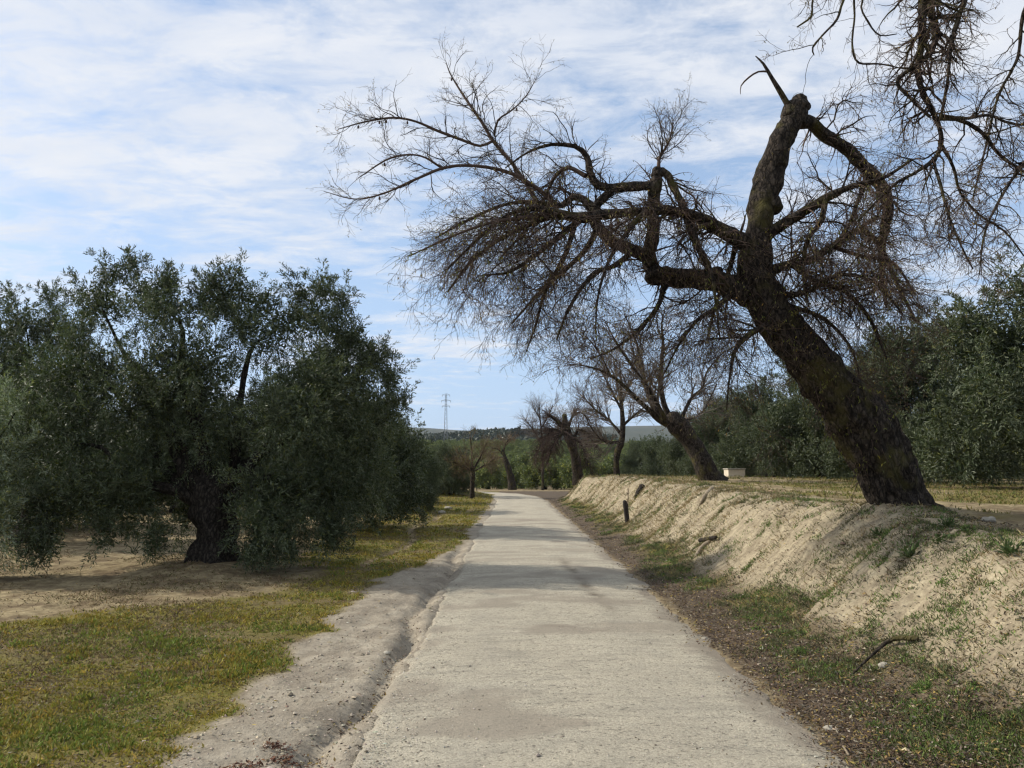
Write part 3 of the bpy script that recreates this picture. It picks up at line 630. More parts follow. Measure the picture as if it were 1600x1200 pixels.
FAR = [generic_olive(200 + i, 2.2, 3.5, 20, 0.18, 0.055, 7, 0.5, M_OLIVE_FAR, 0.44) for i in range(3)]
def place_olive(lod, x, y, s, rz, label, group, name='olive_tree', sz=1.0):
    e = link(name, None, loc=(x, y, float(H(x, y, False)) - 0.02), label=label, cat='tree', group=group)
    e.rotation_euler = (0, 0, rz); e.scale = (s, s, s * sz)
    for nm_, me in zip(('trunk', 'branches', 'crown'), lod): link(nm_, me, e)
    return e
def px_clumps(rows, Yc):
    out = []
    for (px, py, rx, ry, dy, rd) in rows:
        c = P(px, py, Yc + dy); s = (Yc + dy) / FPX; out.append((*c, rx * s, rd, ry * s))
    return out
def custom_olive(name, rows, Yc, base_px, label, group, mat, r0, dens, fork, nl=10, gap=0.30, ll=0.062, lw=0.0145, nleaf=14, seed=0, slen=0.34, core=60):
    cl = px_clumps(rows, Yc); bx = (base_px - 800) / FPX * Yc; b = (bx, Yc, float(H(bx, Yc, False)))
    e = link(name, None, loc=b, label=label, cat='tree', group=group); off = np.array(b)
    V, F = crown(cl, dens, ll, lw, nleaf, slen, gap, 1.5, seed, 0.15, b[2] + 0.12, 11, core)
    tr, br = olive_wood(b, cl, r0, fork, seed, nl, 16)
    link('trunk', mesh_np('trunk', tr[0] - off, tr[1], M_OBARK), e); link('branches', mesh_np('branches', br[0] - off, br[1], M_OBARK), e)
    link('crown', mesh_np('crown', V - off, F, mat, False), e); return e
A_ROWS = [(300, 575, 110, 85, 0, 1.4), (180, 428, 34, 26, 0.2, 0.4), (205, 412, 16, 18, .2, .25), (160, 478, 55, 46, 0.2, .8), (262, 482, 62, 40, -.3, .8), (262, 440, 20, 22, 0, .3), (350, 470, 44, 44, 0.3, .7), (372, 430, 18, 26, .2, .3), (330, 440, 18, 20, 0, .3),
          (450, 505, 40, 40, .3, .6), (548, 528, 34, 40, .2, .6), (400, 480, 30, 40, .3, .5), (225, 460, 40, 40, .2, .6), (415, 520, 56, 48, 0, .8), (420, 470, 22, 30, 0, .3), (492, 500, 44, 46, 0, .7), (505, 452, 22, 26, .2, .35), (535, 470, 16, 26, .2, .3), (470, 460, 14, 24, 0, .3), (578, 560, 32, 40, 0.1, .6), (610, 590, 20, 34, .2, .4), (600, 640, 34, 44, .2, .6), (530, 600, 66, 66, -.2, 1.1), (470, 655, 80, 80, -.5, 1.2),
          (350, 665, 105, 85, .3, 1.4), (230, 620, 92, 80, -.3, 1.2), (130, 585, 70, 70, .2, 1.1), (100, 690, 66, 80, -.5, 1.0), (85, 790, 42, 70, -.9, .7), (70, 850, 30, 42, -1.0, .45), (150, 770, 56, 75, -.6, .9), (165, 830, 24, 40, -.7, .4), (228, 770, 42, 80, -.2, .8),
          (72, 890, 18, 30, -1.1, .3), (242, 845, 22, 34, -.5, .35), (228, 875, 13, 20, -.5, .22), (425, 790, 60, 85, -.7, .9), (400, 858, 34, 34, -.9, .45), (445, 860, 28, 32, -.8, .4), (497, 760, 58, 72, -.2, .9), (515, 835, 30, 32, -.3, .5), (556, 700, 52, 72, .2, .9),
          (562, 768, 36, 46, .5, .7), (330, 725, 85, 45, 1.0, 1.0), (200, 700, 70, 60, 1.3, .9), (60, 620, 50, 60, .5, .8), (290, 800, 16, 46, .8, .3)]
custom_olive('olive_tree', A_ROWS, 12.7, 345, 'big dark olive tree with thick trunk and drooping skirts left of the road', 'olive trees left of the road', M_OLIVE, 0.42, 185, 1.05, 14, 0.40, ll=0.064, lw=0.0155, nleaf=9, seed=3, core=150)
L_ROWS = [(-50, 660, 52, 45, 0, .7), (-60, 740, 70, 75, 0, .8), (-45, 820, 56, 55, 0, .7), (-8, 690, 40, 75, -.2, .5), (-2, 790, 28, 66, -.3, .45), (-100, 710, 50, 70, 0, .7), (24, 640, 11, 28, -.2, .22), (5, 612, 11, 26, -.2, .22), (28, 700, 12, 34, -.2, .25)]
custom_olive('olive_tree', L_ROWS, 11.6, -70, 'olive tree with sunlit tone painted into its leaves, cut by the left edge of the picture', 'olive trees left of the road', M_OLIVE_SUN, 0.2, 170, 0.8, 8, 0.36, nleaf=9, seed=5)
B_ROWS = [(40, 500, 75, 42, 0, 1.0), (20, 560, 95, 60, 0, 1.6), (110, 520, 40, 45, 0, .7), (-40, 620, 110, 100, 0, 1.8), (70, 640, 80, 80, 0, 1.5), (30, 730, 110, 80, 0, 1.7), (140, 730, 60, 70, .3, 1.2), (-80, 520, 70, 60, 0, 1.2), (5, 470, 20, 18, 0, .3), (75, 465, 22, 20, 0, .3)]
custom_olive('olive_tree', B_ROWS, 17.0, 60, 'olive tree standing behind the left side of the big dark olive', 'olive trees left of the road', M_OLIVE, 0.3, 110, 1.0, 8, 0.38, 0.075, 0.018, 8, 7)
GL = 'olive trees left of the road'
place_olive(MID[0], -4.75, 20.2, 1.06, 1.0, 'olive tree next behind the big dark olive, close to the grass', GL)
place_olive(MID[1], -3.9, 28.3, 0.60, 2.2, 'low round dark olive with foliage to the ground, left of the verge', GL)
place_olive(MID[2], -5.0, 35.0, 0.72, 0.3, 'olive half hidden behind the low round dark one in the left row', GL)
place_olive(MID[1], -3.4, 43.0, 0.60, 1.3, 'small olive just left of the small rusty bare tree', GL)
place_olive(MID[0], -6.6, 29.5, 0.9, 4.0, 'tall olive between the big dark olive and the low round one', GL)
GM = 'olive trees of the second row on the left'
for i, (x, y) in enumerate([(-12.6, 21), (-12.4, 28.5), (-12.5, 36), (-7.6, 45), (-12.2, 44), (-13, 52), (-8.5, 53), (-20, 30), (-20.5, 39), (-21, 48), (-20, 22)]):
    place_olive(MID[i % 3], x, y, 0.95 + 0.1 * rng.random(), i * 1.7, 'olive tree half hidden behind the row beside the left verge', GM)
GR = 'olive trees in the row along the field on the right'
rows = [(12.2, 17.6, 1.14, 'tall dark olive tree at the right edge of the picture'), (12.3, 23.6, 1.08, 'olive tree right behind the base of the thick leaning almond trunk'),
        (11.9, 29.6, 1.10, 'olive tree seen just left of the thick leaning almond trunk'), (12.1, 35.8, 1.06, 'olive tree between the two leaning almonds, above the pale box'),
        (12.0, 42.5, 1.03, 'olive tree directly behind the second leaning almond'), (11.9, 49.5, 1.0, 'olive tree just left of the second leaning almond trunk'),
        (11.6, 58.5, .95, 'olive tree behind the bank midway between the post and the second almond'), (11.3, 66, .95, 'olive tree behind the slim bare almond on the bank')]
for i, (x, y, s, lb) in enumerate(rows): place_olive(MID[i % 3], x, y, s, i * 2.1 + 0.5, lb, GR)
for i, (x, y) in enumerate([(19.5, 27), (19.8, 34), (19.6, 41), (20, 48), (20, 56), (19.2, 64), (28, 44), (28, 54), (18.6, 20.5)]):
    place_olive(MID[(i + 1) % 3], x, y, 1.0, i * 1.3, 'olive tree of the rows deeper in the right field', 'olive trees deeper in the right field')
# groves beyond the bend and up the hillside
cnt = 0
for r_ in range(0, 44):
    yy = 84 + r_ * 6.6
    for c_ in range(-14, 16):
        xx = c_ * 6.8 + (r_ * 1.3 % 6.8) + random.uniform(-.8, .8); y2 = yy + random.uniform(-1, 1)
        pxx = 800 + xx / y2 * FPX
        if pxx < 630 or pxx > 1000: continue
        L0, R0 = edges(y2)
        if y2 < 92 and L0 - 3 < xx < R0 + 3: continue
        if cnt >= 295: continue
        near_ = y2 < 125
        place_olive(FAR[cnt % 3], xx, y2, random.uniform(0.9, 1.15), random.uniform(0, 6), 'olive tree in the grove beyond the bend' if near_ else 'small olive tree in the rows on the distant hillside',
                    'olive trees beyond the bend' if near_ else 'olive trees on the distant hillside'); cnt += 1
for i, (x, y, s) in enumerate([(3.0, 72, .95), (6.2, 70, 1.0), (9.5, 78, 1), (0.3, 80, .85), (-9.5, 66, .9), (-1.2, 92, .9), (13, 80, 1), (-2.3, 74, .8)]):
    place_olive(FAR[i % 3], x, y, s, i * 1.1, ['rounded olive beyond the bend below the stumpy almond', 'olive beyond the bend just right of the stumpy almond trunk', 'olive beyond the bend between stumpy almond and slim bare tree', 'olive right behind the leaning dead trunk at the bend', 'olive left of the small rusty bare tree, deep in the left grove', 'olive straight ahead where the road turns out of sight', 'olive at the far end of the bank behind the slim bare tree', 'low olive on the inside of the bend by the rusty bare tree'][i], 'olive trees at the bend')
# dark wood on the second hill, one mass
n = 1500; yy = rng.uniform(430, 760, n); xx = (rng.uniform(650, 960, n) - 800) / FPX * yy
hz = H(xx, yy, False); sz = rng.uniform(2.0, 3.6, n)
pp = np.repeat(np.stack([xx, yy, hz + sz * 0.6], 1), 34, 0); uq = rdir(n * 34); ss = np.repeat(sz, 34)
pp = pp + uq * ss[:, None] * np.array([1, 1, 0.75]) * rng.uniform(0.5, 1, (n * 34, 1)) 
V, F = leaves(pp, uq + rdir(n * 34), rdir(n * 34), ss * 0.85, ss * 0.55)
link('woods', mesh_np('woods', V, F, M_PINE, False), kind='stuff', label='dark wooded crest below the far hills')
for px_, s_, yy_ in ((716, 7.5, 500), (812, 10.0, 600)):
    xx_ = (px_ - 800) / FPX * yy_; cl = [(0, 0, s_ * .55, s_ * .55, s_ * .5, s_ * .4), (s_ * .4, 0, s_ * .45, s_ * .4, s_ * .4, s_ * .35), (-s_ * .5, 0, s_ * .4, s_ * .45, s_ * .4, s_ * .3)]
    V, F = crown(cl, 2.2, 1.0, 0.6, 6, 1.2, 0.15, 0.3, 4)
    e = link('evergreen_tree', None, loc=(xx_, yy_, float(H(xx_, yy_, False)) + 1.0), label='dark round evergreen on the %s of the wooded crest' % ('left shoulder' if px_ < 750 else 'summit'), cat='tree')
    link('crown', mesh_np('crown', V, F, M_PINE, False), e); Vt, Ft, _ = limb([[0, 0, -1.5, .4], [0, 0, s_ * .5, .25]], 8, 1.0); link('trunk', mesh_np('trunk', Vt, Ft, M_OBARK), e)

# ------------------------------------------------------------------ almonds
def grow(Pt, Rd, n, K, len_rng, ang, grav, wig, r0f, rtip, tmin=0.1, rmin=0.002, wts=None, upb=0.0, tmax=1.0, bias=None):
    """children polylines off parents (M,Kp,3)"""
    M_, Kp, _ = Pt.shape
    Ls = np.linalg.norm(np.diff(Pt, axis=1), axis=2).sum(1); p_ = Ls if wts is None else Ls * wts; p_ = p_ / p_.sum()
    i = rng.choice(M_, n, p=p_); t = rng.uniform(tmin, tmax, n) * (Kp - 1.001); a = t.astype(int); f = (t - a)[:, None]
    s = Pt[i, a] * (1 - f) + Pt[i, a + 1] * f; T = nrm(Pt[i, a + 1] - Pt[i, a]); rp = Rd[i, a] * (1 - f[:, 0]) + Rd[i, a + 1] * f[:, 0]
    side = nrm(np.cross(T, rdir(n))); side[:, 2] += upb; side = nrm(side)
    an = rng.uniform(ang[0], ang[1], n)[:, None]; d = nrm(T * np.cos(an) + side * np.sin(an))
    if bias is not None: d = nrm(d + bias)
    L = rng.uniform(len_rng[0], len_rng[1], n) * (1.1 - 0.5 * t / (Kp - 1)); st = (L / (K - 1))[:, None]
    out = np.zeros((n, K, 3)); out[:, 0] = s; g = np.array([0, 0, -1.0]) * (grav if np.isscalar(grav) else grav[:, None])
    for k in range(1, K):
        d = nrm(d + rng.normal(0, wig, (n, 3)) + g); out[:, k] = out[:, k - 1] + d * st
    r0 = np.clip(rp * r0f, rmin, 0.03); tt = np.linspace(0, 1, K)[None]
    return out, r0[:, None] * (1 - tt) + rtip * tt
def resamp(q, K):
    L = np.concatenate([[0], np.cumsum(np.linalg.norm(np.diff(q[:, :3], axis=0), axis=1))]); t = np.linspace(0, L[-1], K)
    return np.stack([np.interp(t, L, q[:, j]) for j in range(4)], 1)
def mesh_twigs(name, levels, mat, e, off, S=3, kind='stuff'):
    parts = [tubes(p - off, r, S) for p, r in levels]; o = link(name, mesh_np(name, *join(parts), mat), e)
    if kind: o['kind'] = kind
    return o
def twig_leaves(name, levels, n, mat, e, off, L=(0.03, 0.055), W=0.012, tmin=0.2, hang=0.9):
    Pt = np.concatenate([p[:, 1:].reshape(-1, 3) for p, r in levels]); i = rng.integers(0, len(Pt), n)
    p = Pt[i] + rng.normal(0, 0.008, (n, 3)) - off
    d = rdir(n) * 0.7 + np.array([0, 0, -hang]); V, F = leaves(p, d, rdir(n), rng.uniform(*L, n), rng.uniform(0.7, 1.3, n) * W)
    o = link(name, mesh_np(name, V, F, mat, False), e); o['kind'] = 'stuff'; return o
def W3(rows, Yb):
    """rows px py width_px dY -> x y z r"""
    out = []
    for px, py, wd, dy in rows:
        Y_ = Yb + dy; out.append([*P(px, py, Y_), wd / 2 * Y_ / FPX])
    return out

YB = 9.3
trunk_r = [(1412, 825, 100, 0), (1404, 795, 92, 0), (1396, 765, 88, 0), (1372, 710, 86, -.05), (1332, 645, 82, -.1), (1282, 585, 72, -.15), (1238, 532, 66, -.2), (1203, 482, 60, -.2), (1184, 438, 56, -.2), (1176, 405, 50, -.2), (1180, 372, 46, -.2)]
limbs_r = {
 'stub': [(1182, 420, 48, -.2), (1184, 372, 46, -.2), (1190, 335, 46, -.2), (1197, 300, 44, -.2), (1206, 262, 42, -.2), (1217, 226, 38, -.2), (1234, 195, 34, -.2), (1245, 172, 36, -.2)],
 'dead': [(1236, 172, 12, -.2), (1222, 148, 10, -.25), (1206, 122, 7, -.3), (1193, 100, 5, -.3), (1181, 88, 2, -.3)],
 'dead2': [(1200, 112, 4, -.3), (1185, 112, 3, -.3), (1170, 121, 3, -.35), (1158, 134, 2, -.35), (1157, 147, 1, -.35)],
 'rarm': [(1248, 190, 24, -.2), (1268, 192, 22, -.1), (1290, 212, 21, 0), (1322, 233, 21, .1), (1352, 262, 21, .2), (1377, 290, 22, .3), (1388, 325, 18, .4), (1380, 370, 14, .5), (1378, 430, 8, .6), (1385, 480, 4, .6)],
 'rdrop': [(1352, 262, 10, .2), (1350, 290, 8, .2), (1338, 320, 7, .15), (1325, 355, 5, .1), (1300, 390, 4, 0)],
 'rlow': [(1185, 385, 26, -.2), (1205, 362, 18, -.3), (1235, 343, 17, -.4), (1265, 325, 15, -.5), (1297, 306, 13, -.6), (1335, 290, 9, -.7), (1380, 278, 6, -.8), (1425, 250, 4, -.9)],
 'rlow2': [(1290, 310, 10, -.6), (1283, 345, 9, -.6), (1262, 375, 7, -.5), (1255, 420, 6, -.4), (1262, 470, 4, -.4)],
 'rmid': [(1190, 430, 20, -.2), (1225, 415, 14, 0), (1270, 405, 12, .2), (1310, 378, 11, .4), (1345, 360, 10, .6), (1375, 385, 8, .8), (1400, 440, 6, .9), (1430, 500, 4, 1.0)],
 'rmid2': [(1235, 412, 10, 0), (1275, 440, 9, -.2), (1320, 455, 8, -.4), (1360, 500, 6, -.5), (1385, 560, 3, -.6)],
 'lup': [(1180, 392, 30, -.2), (1150, 372, 26, -.3), (1120, 356, 24, -.4), (1090, 340, 20, -.45), (1050, 329, 16, -.5), (1000, 331, 15, -.5), (950, 335, 16, -.5), (905, 340, 17, -.45), (870, 333, 14, -.4), (835, 326, 9, -.4), (795, 335, 6, -.4), (745, 375, 5, -.4), (700, 420, 3, -.4)],
 'llow': [(1175, 465, 44, -.2), (1130, 443, 36, 0), (1090, 436, 33, .2), (1050, 434, 31, .3), (1023, 426, 28, .35), (1014, 400, 24, .35), (1021, 362, 22, .3), (1020, 322, 20, .25), (1024, 290, 20, .2), (1028, 268, 15, .2), (1042, 272, 13, .2), (1056, 300, 13, .15), (1070, 330, 12, .1), (1082, 372, 8, .1), (1105, 420, 5, .1)],
 'larm': [(1018, 402, 22, .35), (985, 390, 20, .3), (955, 376, 19, .2), (932, 350, 19, .1), (928, 330, 17, .05), (940, 312, 15, 0), (958, 296, 15, 0), (935, 290, 13, 0), (922, 270, 12, 0), (917, 245, 10, 0), (898, 229, 8, -.05), (862, 226, 6, -.1), (825, 238, 4, -.1), (790, 262, 2, -.1)],
 'larch': [(1022, 290, 17, .2), (990, 291, 16, .1), (955, 294, 15, 0)],
 'lknot': [(930, 330, 14, .05), (912, 312, 13, .1), (895, 308, 11, .15), (878, 321, 10, .2), (850, 318, 8, .25), (810, 316, 6, .3), (770, 326, 5, .3), (720, 350, 4, .3), (680, 372, 2, .3)],
 'lbow': [(915, 275, 9, 0), (888, 262, 7, .2), (868, 275, 6, .3), (850, 310, 5, .4), (820, 360, 4, .45), (780, 405, 3, .5)],
 'tall': [(840, 318, 8, .25), (825, 292, 7, .3), (800, 255, 6, .35), (772, 222, 6, .4), (752, 190, 5, .4), (730, 158, 4, .45), (712, 130, 3, .5), (702, 112, 2, .5), (697, 98, 1, .5)],
 'tall2': [(770, 220, 5, .4), (750, 228, 5, .35), (720, 218, 5, .3), (685, 205, 5, .25), (650, 190, 4, .2), (615, 184, 4, .1), (572, 190, 3, 0), (528, 202, 1.5, 0)],
 'tall3': [(772, 212, 4, .4), (778, 188, 4, .3), (800, 172, 3, .3), (822, 150, 2, .3), (838, 122, 1, .3)],
 'out': [(870, 320, 9, .25), (830, 288, 7, .1), (790, 268, 6, -.1), (740, 259, 5, -.2), (695, 262, 5, -.3), (645, 282, 4, -.4), (600, 302, 3, -.5), (555, 311, 2, -.5), (506, 299, 1, -.5)],
 'out2': [(690, 262, 4, -.3), (655, 243, 3, -.4), (610, 247, 3, -.5), (560, 278, 1.5, -.6)],
 'spire': [(1030, 268, 7, .2), (1030, 248, 5, .2), (1045, 222, 3, .25), (1052, 192, 1.5, .3)],
 'd1': [(905, 345, 12, -.4), (870, 372, 9, -.5), (835, 400, 7, -.7), (795, 425, 5, -.9), (755, 430, 3, -1.0)],
 'd2': [(935, 355, 12, .1), (915, 390, 9, .3), (885, 420, 7, .5), (845, 455, 5, .7), (800, 505, 3, .8)],
 'd3': [(870, 335, 10, -.4), (830, 350, 8, -.1), (780, 375, 6, .2), (735, 410, 5, .4), (700, 455, 3, .5)],
 'd4': [(990, 392, 10, .3), (960, 415, 8, .1), (925, 430, 7, -.2), (890, 480, 5, -.4), (870, 530, 3, -.5)],
 'd5': [(1080, 345, 10, -.45), (1092, 385, 8, -.7), (1110, 420, 6, -.9), (1118, 470, 4, -1.0), (1125, 530, 2.5, -1.1)],
 'd6': [(1150, 450, 10, -.1), (1120, 480, 8, -.4), (1090, 500, 6, -.7), (1060, 540, 4, -.9), (1040, 580, 2.5, -1)],
 'd7': [(1010, 330, 10, -.5), (990, 350, 8, -.8), (955, 400, 6, -1.1), (935, 460, 4, -1.3), (930, 520, 2.5, -1.4)],
 'd9': [(1040, 436, 12, .3), (1028, 478, 8, .1), (998, 515, 6, -.1), (960, 545, 4, -.3), (925, 560, 2, -.4)],
 'd10': [(900, 345, 10, -.3), (882, 400, 8, 0), (852, 455, 6, .3), (838, 505, 4, .4), (822, 550, 2, .5)],
 'd11': [(880, 338, 9, -.2), (820, 340, 7, -.5), (760, 350, 5, -.8), (700, 372, 4, -1.0), (640, 400, 2, -1.1)],
 'd12': [(1200, 470, 12, 0), (1240, 480, 8, .3), (1290, 500, 6, .5), (1330, 545, 4, .6), (1345, 600, 2, .6)],
 'd13': [(1300, 385, 8, .4), (1345, 400, 6, .2), (1395, 410, 5, 0), (1430, 460, 3, -.2)],
 'd14': [(1215, 465, 12, 0), (1262, 455, 9, -.4), (1310, 430, 7, -.7), (1365, 440, 5, -.9), (1410, 490, 3, -1.0)],
 'd15': [(1235, 525, 10, 0), (1262, 540, 7, .4), (1275, 580, 5, .7), (1285, 625, 2, .8)],
 'd16': [(1150, 380, 10, -.25), (1140, 420, 7, .2), (1120, 470, 5, .5), (1105, 530, 3, .7)],
 'd8': [(1215, 500, 12, -.2), (1175, 520, 9, -.6), (1150, 545, 7, -.9), (1140, 590, 4, -1.1), (1135, 640, 2.5, -1.2)],
}
bx, by = P(1404, 790, YB)[:2]; gz = float(H(bx, by, False)); off = np.array([bx, by, gz])
alm = link('almond_tree', None, loc=off, label='thick leaning almond tree with a sawn-off vertical limb, on the bank edge', cat='tree', group='bare almond trees along the bank')
V, F, tq = limb(W3(trunk_r, YB), 56, 0.03, 0.15, False, 1, 0.30, 0.30); link('trunk', mesh_np('trunk', V - off, F, M_BARK), alm)
L1, thick = [], {}
for i, (k_, rows_) in enumerate(limbs_r.items()):
    th = max(r[2] for r in rows_)
    V, F, q = limb(W3(rows_, YB), 24 if th > 30 else (12 if th > 12 else 6), 0.045 if th > 30 else 0.07, (0.24 if th > 30 else 0.18) if th > 12 else 0.10, True, 10 + i, 0, 0.14 if th > 18 else 0)
    o = link('limb', mesh_np('limb', V - off, F, M_BARK if th > 9 else M_TWIG), alm); L1.append((k_, resamp(q, 24)))
    if k_ == 'stub': o['label'] = 'thick upright limb sawn off at its rounded top'
for i, (dx_, dy_, r_) in enumerate([(-.62, -.25, .11), (-.30, -.62, .12), (.28, -.60, .10), (.68, -.22, .12), (.45, .5, .10), (-.5, .4, .10)]):
    q_ = []
    for f_, rf in ((.22, 1.0), (.36, .8), (.50, .5), (.66, .2)):
        X_, Y_ = bx + dx_ * f_, by + dy_ * f_; q_.append([X_, Y_, float(H(X_, Y_, False)) + (.18 if f_ < .3 else .08 if f_ < .5 else .0 if f_ < .7 else -.04), r_ * rf])
    V, F, _ = limb(q_, 12, .05, .22, True, 40 + i, 0, .15); link('root', mesh_np('root', V - off, F, M_BARK), alm)
# burrs on the limbs
burr = []
for px, py, wd, dy in [(1218, 255, 26, -.25), (1208, 322, 30, -.25), (1250, 165, 30, -.2), (1232, 178, 26, -.2), (1022, 432, 30, .3), (930, 335, 22, .05), (1072, 395, 0, 0), (1026, 272, 20, .2), (1120, 435, 30, 0)]:
    if wd == 0: continue
    c = P(px, py, YB + dy); r = wd / 2 * (YB + dy) / FPX
    V, F, _ = limb([[*(c - [0, 0, r * .9]), r * .45], [*(c - [0, 0, r * .45]), r * .92], [*(c), r], [*(c + [0, 0, r * .5]), r * .8]], 12, r * .4, .25, True, int(px)); burr.append((V - off, F))
link('burr', mesh_np('burr', *join(burr), M_BARK), alm)['kind'] = 'stuff'
names = [k_ for k_, _ in L1]; PL = np.stack([q[:, :3] for _, q in L1]); RL = np.stack([q[:, 3] for _, q in L1])
wt = np.array([0.0 if k_ in ('stub', 'dead', 'dead2', 'larch') else 1.0 for k_ in names])
wt[names.index('tall')] = 1.0; wt[names.index('spire')] = 4; wt[names.index('rarm')] = 0.6
up_ = np.array([1.0 if k_ in ('tall', 'tall2', 'tall3', 'out', 'out2', 'spire', 'larm') else 0.0 for k_ in names])
dn_ = wt * (1 - up_) 
wb = dn_.copy()
for k_, v_ in (('llow', .6), ('lup', 1.6), ('d1', 1.8), ('d2', 1.6), ('d3', 2.0), ('lknot', 1.6), ('lbow', 1.5), ('rlow2', 1.7), ('rmid', 1.7), ('rmid2', 1.7), ('rarm', 0.7), ('rlow', 1.5), ('d12', 1.7), ('d13', 2.0), ('d14', 2.0), ('d15', 1.5), ('d16', 1.5)): wb[names.index(k_)] = v_
a1, r1 = grow(PL, RL, 400, 12, (0.4, 1.4), (0.35, 1.3), 0.075, 0.24, 0.30, 0.0020, 0.12, 0.0035, wb, 0.15, 1, np.array([-.15, 0, 0]))
a2, r2 = grow(PL, RL, 130, 10, (0.3, 0.85), (0.35, 1.2), 0.0, 0.20, 0.45, 0.0018, 0.1, 0.0026, up_ * wt, 0.35)
r1 = np.minimum(r1, 0.011); r2 = np.minimum(r2, 0.006)
b1, s1_ = grow(a1, r1, 4300, 7, (0.18, 0.75), (0.35, 1.35), 0.085, 0.24, 0.6, 0.0015, 0.05, 0.0022)
b2, s2_ = grow(a2, r2, 620, 8, (0.12, 0.45), (0.35, 0.95), 0.0, 0.16, 0.65, 0.0013, 0.1, 0.0018, None, 0.15)
b3, s3_ = grow(PL, RL, 1700, 7, (0.12, 0.6), (0.5, 1.4), 0.08, 0.18, 0.2, 0.0014, 0.05, 0.002, wb)
b4, s4_ = grow(PL, RL, 420, 7, (0.08, 0.3), (0.5, 1.3), 0.0, 0.17, 0.3, 0.0013, 0.1, 0.0018, up_ * wt)
c1, t1 = grow(b1, s1_, 15500, 5, (0.07, 0.38), (0.35, 1.3), 0.08, 0.28, 0.8, 0.0013, 0.05, 0.0018)
c2, t2 = grow(b2, s2_, 2000, 6, (0.05, 0.22), (0.4, 1.0), 0.0, 0.17, 0.75, 0.0010, 0.1, 0.0014)
c3, t3 = grow(b3, s3_, 4000, 5, (0.06, 0.3), (0.3, 1.0), 0.09, 0.18, 0.75, 0.0011, 0.1, 0.0015)
b2 = np.concatenate([b2[:, :7], b4]); s2_ = np.concatenate([s2_[:, :7], s4_])
mesh_twigs('branches', [(a1, r1), (a2, r2)], M_BARK, alm, off, 5)
mesh_twigs('twigs', [(b1, s1_), (b2, s2_), (b3, s3_), (c1, t1), (c2, t2), (c3, t3)], M_TWIG, alm, off, 3)
twig_leaves('leaves', [(c1, t1), (c3, t3)], 15000, M_DRY, alm, off, (0.022, 0.045), 0.010)
twig_leaves('leaves', [(c2, t2), (b2, s2_)], 3200, M_DRY, alm, off, (0.018, 0.035), 0.008, 0.2, 0.2)
# shoots and hanging tufts on the trunk
qt = resamp(tq, 24)[None]
e1, f1 = grow(qt[..., :3] + 0, qt[..., 3] * 1.0, 260, 7, (0.25, 0.7), (0.9, 1.6), 0.20, 0.15, 0.03, 0.0015, 0.18, 0.003)
e2, f2 = grow(e1, f1, 800, 5, (0.06, 0.22), (0.4, 1.0), 0.2, 0.15, 0.7, 0.0012, 0.3, 0.0016)
mesh_twigs('shoots', [(e1, f1), (e2, f2)], M_TWIG, alm, off, 3)
twig_leaves('trunk_leaves', [(e2, f2), (b3, s3_)], 5200, M_MOSSY, alm, off, (0.03, 0.06), 0.013)
# a few dark husks still hanging
LD = dict(L1)
for hk, (ln_, ix_) in enumerate([('tall2', 20), ('tall2', 17), ('tall2', 16), ('tall2', 13), ('out', 18), ('tall3', 12), ('tall', 21), ('out2', 15)]):
    c = LD[ln_][ix_][:3] - off - [0, 0, .045]
    V1, F1, _ = limb([[*(c + [0, 0, .022]), .005], [*(c + [0, 0, .008]), .013], [*(c - [0, 0, .008]), .014]], 6, .008, .1)
    V2, F2, _ = limb([[*(c + [0, 0, .05]), .0015], [*(c + [0, 0, .02]), .0015]], 4, .02, 0); V, F = join([(V1, F1), (V2, F2)])
    link('almond_husk', mesh_np('almond_husk', V, F, M_TWIG), alm)

